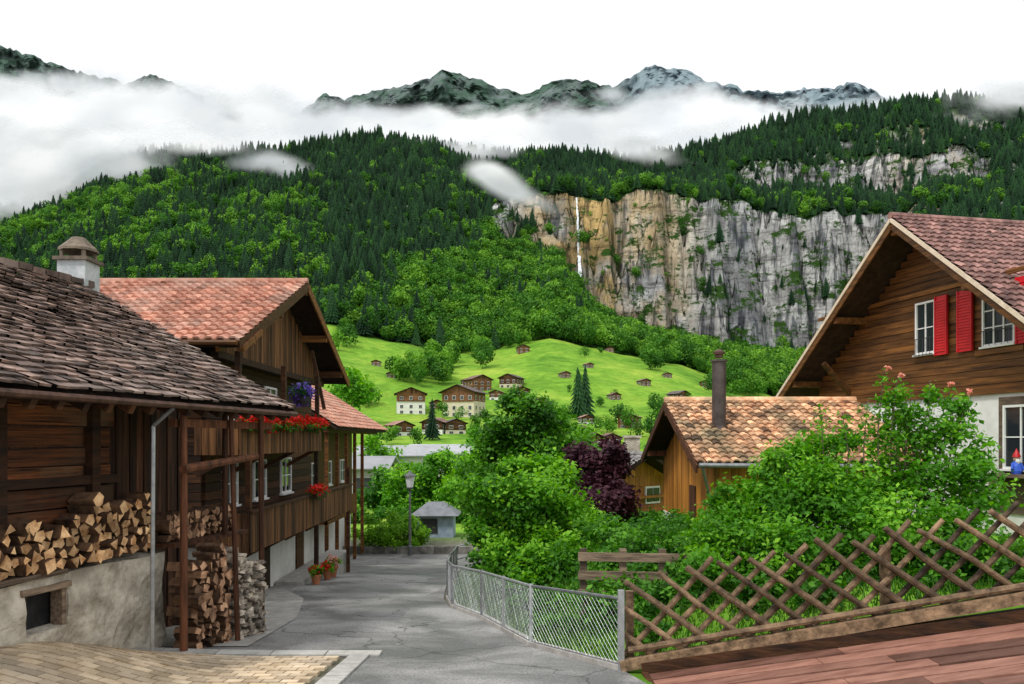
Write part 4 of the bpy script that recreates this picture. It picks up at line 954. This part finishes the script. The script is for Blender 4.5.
# ------------------------------------------------------------------ clouds
def cloudmat(nm,scale,det,amp,lo,hi,mxo=1.0):
    m,t,b=nt(nm);n=t.nodes;L=t.links.new
    tc=n.new('ShaderNodeTexCoord');mp=n.new('ShaderNodeMapping');mp.inputs['Scale'].default_value=(.8,.3,1.4);L(tc.outputs['Object'],mp.inputs['Vector'])
    no=n.new('ShaderNodeTexNoise');no.inputs['Scale'].default_value=scale;no.inputs['Detail'].default_value=det;no.inputs['Roughness'].default_value=.52;no.inputs['Distortion'].default_value=.25
    L(mp.outputs[0],no.inputs['Vector'])
    at=n.new('ShaderNodeAttribute');at.attribute_name='dens'
    a=n.new('ShaderNodeMath');a.operation='MULTIPLY_ADD';L(no.outputs['Fac'],a.inputs[0]);a.inputs[1].default_value=amp
    s=n.new('ShaderNodeMath');s.operation='SUBTRACT';L(at.outputs['Fac'],s.inputs[0]);s.inputs[1].default_value=amp*.5;L(s.outputs[0],a.inputs[2])
    mr=n.new('ShaderNodeMapRange');mr.interpolation_type='SMOOTHSTEP';mr.inputs['From Min'].default_value=lo;mr.inputs['From Max'].default_value=hi;mr.inputs['To Max'].default_value=mxo;L(a.outputs[0],mr.inputs['Value'])
    # cloud shading painted into the vapour colour as grey noise
    n2=n.new('ShaderNodeTexNoise');n2.inputs['Scale'].default_value=scale*.9;n2.inputs['Detail'].default_value=4;L(mp.outputs[0],n2.inputs['Vector'])
    r=n.new('ShaderNodeValToRGB');r.color_ramp.elements[0].position=.35;r.color_ramp.elements[1].position=.6;r.color_ramp.elements[0].color=(.74,.77,.8,1);r.color_ramp.elements[1].color=(.97,.97,.97,1);L(n2.outputs['Fac'],r.inputs[0])
    d=n.new('ShaderNodeBsdfDiffuse');L(r.outputs[0],d.inputs[0]);tl=n.new('ShaderNodeBsdfTranslucent');L(r.outputs[0],tl.inputs[0])
    m1=n.new('ShaderNodeMixShader');m1.inputs[0].default_value=.5;L(d.outputs[0],m1.inputs[1]);L(tl.outputs[0],m1.inputs[2])
    e=n.new('ShaderNodeEmission');e.inputs[0].default_value=(.93,.96,1,1);e.inputs[1].default_value=.16  # faint glow added to whiten the vapour, which is no light source
    ad=n.new('ShaderNodeAddShader');L(m1.outputs[0],ad.inputs[0]);L(e.outputs[0],ad.inputs[1])
    tr=n.new('ShaderNodeBsdfTransparent');mx=n.new('ShaderNodeMixShader');L(mr.outputs[0],mx.inputs[0]);L(tr.outputs[0],mx.inputs[1]);L(ad.outputs[0],mx.inputs[2]);L(mx.outputs[0],n['Material Output'].inputs['Surface'])
    return m
cmA=cloudmat('cloud_vapour',.011,5,4.6,-.5,1.5);cmB=cloudmat('mist_vapour',.02,5,3.6,-.7,2.0,.93)
def cloud(name,D,x0,x1,y0,y1,dens,seed,mat):
    a,b=np.meshgrid(np.linspace(y0,y1,60),np.linspace(x0,x1,200),indexing='ij')
    Y=D+(fbm(b*.01,a*.02,seed,2)-.5)*40
    X=(b-512)/F*Y;Z=(HY-a)/F*Y;V=np.stack([X,Y,Z],-1).reshape(-1,3);i=np.arange(a.size).reshape(a.shape)
    Fc=np.stack([i[:-1,:-1],i[:-1,1:],i[1:,1:],i[1:,:-1]],-1).reshape(-1,4)
    me=mkmesh(name,V,Fc,mat);me.polygons.foreach_set('use_smooth',np.ones(len(Fc),bool))
    d=dens(b,a);ed=np.minimum.reduce([sst(b,x0,x0+(x1-x0)*.08),1-sst(b,x1-(x1-x0)*.08,x1),sst(a,y0,y0+(y1-y0)*.15),1-sst(a,y1-(y1-y0)*.15,y1)])
    d=-3+(d+3)*ed
    at=me.attributes.new('dens','FLOAT','POINT');at.data.foreach_set('value',d.reshape(-1).astype(np.float32));link(name,me)
def gs(b,a,cx,cy,sx,sy,w,rot=0):
    dx=b-cx;dy=a-cy;c=math.cos(rot);s=math.sin(rot)
    return w*np.exp(-((dx*c+dy*s)/sx)**2-((-dx*s+dy*c)/sy)**2)
def bank(b,a):
    top=np.interp(b,[-300,0,60,110,160,240,300,330,420,500,560,620,700,780,880,960,1400],[64,68,86,90,92,96,90,106,116,114,104,102,94,98,94,105,110])+(fbm(b*.02,b*0,91,3)-.5)*34
    return -1.9+4.2*sst(a,top-36,top+34)
cloud('cloud_bank',1120,-350,1450,20,240,bank,1,cmA)
cloud('cloud_bank',1010,-350,1450,60,240,lambda b,a:-1.9+4.2*sst(a,np.interp(b,[-300,200,300,400,560,700,800,1400],[80,100,105,118,108,98,80,90])+(fbm(b*.03,b*0,95,3)-.5)*40,165+0*b),2,cmA)
cloud('cloud_bank',1400,-350,780,20,200,lambda b,a:-2.2+gs(b,a,60,92,150,34,3.9)+gs(b,a,250,98,60,20,3.2)+gs(b,a,602,96,40,15,3.0)+gs(b,a,480,106,50,8,2.6),12,cmA)
cloud('mist_cloud',780,-250,330,90,290,lambda b,a:-1.8+gs(b,a,-40,150,135,50,4.2)+gs(b,a,120,165,64,25,2.9)+gs(b,a,0,195,95,26,2.4)+gs(b,a,60,232,80,12,1.1),3,cmB)
cloud('mist_wisp',620,430,630,120,260,lambda b,a:-1.8+gs(b,a,500,184,40,16,2.9,.75)+gs(b,a,535,200,46,11,2.1,.5)+gs(b,a,480,172,26,10,1.2),4,cmB)
cloud('mist_wisp',760,160,420,110,270,lambda b,a:-1.8+gs(b,a,298,178,46,18,2.7,.6)+gs(b,a,250,162,40,13,2.2)+gs(b,a,320,214,46,10,1.7,-.4)+gs(b,a,220,200,40,9,1.4,.3),5,cmB)
cloud('mist_wisp',840,520,800,80,220,lambda b,a:-1.8+gs(b,a,640,150,58,15,2.9,.3)+gs(b,a,700,128,62,12,2.4,-.2)+gs(b,a,760,175,40,8,1.3,.1),6,cmB)
cloud('mist_cloud',840,860,1250,50,190,lambda b,a:-1.8+gs(b,a,1012,96,70,18,3.3)+gs(b,a,1150,85,90,30,2.8)+gs(b,a,940,122,60,10,1.7),7,cmB)
cloud('mist_wisp',870,90,560,95,210,lambda b,a:-1.8+gs(b,a,190,144,95,15,3.0)+gs(b,a,430,146,80,11,2.5)+gs(b,a,490,154,44,10,2.3),8,cmB)

# ------------------------------------------------------------------ world, sun, camera
w=bpy.data.worlds.new('World');sc.world=w;w.use_nodes=True;t=w.node_tree;n=t.nodes;L=t.links.new
el=math.radians(55)
sk=n.new('ShaderNodeTexSky');sk.sky_type='NISHITA';sk.sun_disc=False;sk.sun_elevation=el
b1=n['Background'];b1.inputs[1].default_value=.1;L(sk.outputs[0],b1.inputs[0])
b2=n.new('ShaderNodeBackground')
tc=n.new('ShaderNodeTexCoord');no=n.new('ShaderNodeTexNoise');no.inputs['Scale'].default_value=2.5;no.inputs['Detail'].default_value=5;L(tc.outputs['Generated'],no.inputs['Vector'])
r=n.new('ShaderNodeValToRGB');r.color_ramp.elements[0].color=(.96,.97,.98,1);r.color_ramp.elements[1].color=(1,1,1,1);L(no.outputs['Fac'],r.inputs[0]);L(r.outputs[0],b2.inputs[0]);b2.inputs[1].default_value=1.2
mx=n.new('ShaderNodeMixShader');mx.inputs[0].default_value=.85;L(b1.outputs[0],mx.inputs[1]);L(b2.outputs[0],mx.inputs[2]);L(mx.outputs[0],n['World Output'].inputs['Surface'])
sd=bpy.data.lights.new('sun','SUN');sd.energy=2.4;sd.angle=math.radians(10);sd.color=(1,.97,.92)
so=bpy.data.objects.new('sun',sd);sc.collection.objects.link(so)
az=math.radians(222)
dirv=Vector((math.sin(az)*math.cos(el),math.cos(az)*math.cos(el),math.sin(el)))
sk.sun_rotation=az
so.rotation_euler=dirv.to_track_quat('Z','Y').to_euler()
cd=bpy.data.cameras.new('camera');co=bpy.data.objects.new('camera',cd);sc.collection.objects.link(co)
cd.sensor_width=36;cd.lens=36*F/1024;cd.shift_y=98/1024;cd.clip_end=6000;cd.clip_start=.1
co.location=(0,0,0);co.rotation_euler=(math.radians(90),0,0);sc.camera=co
sc.view_settings.view_transform='Standard';sc.view_settings.look='None'
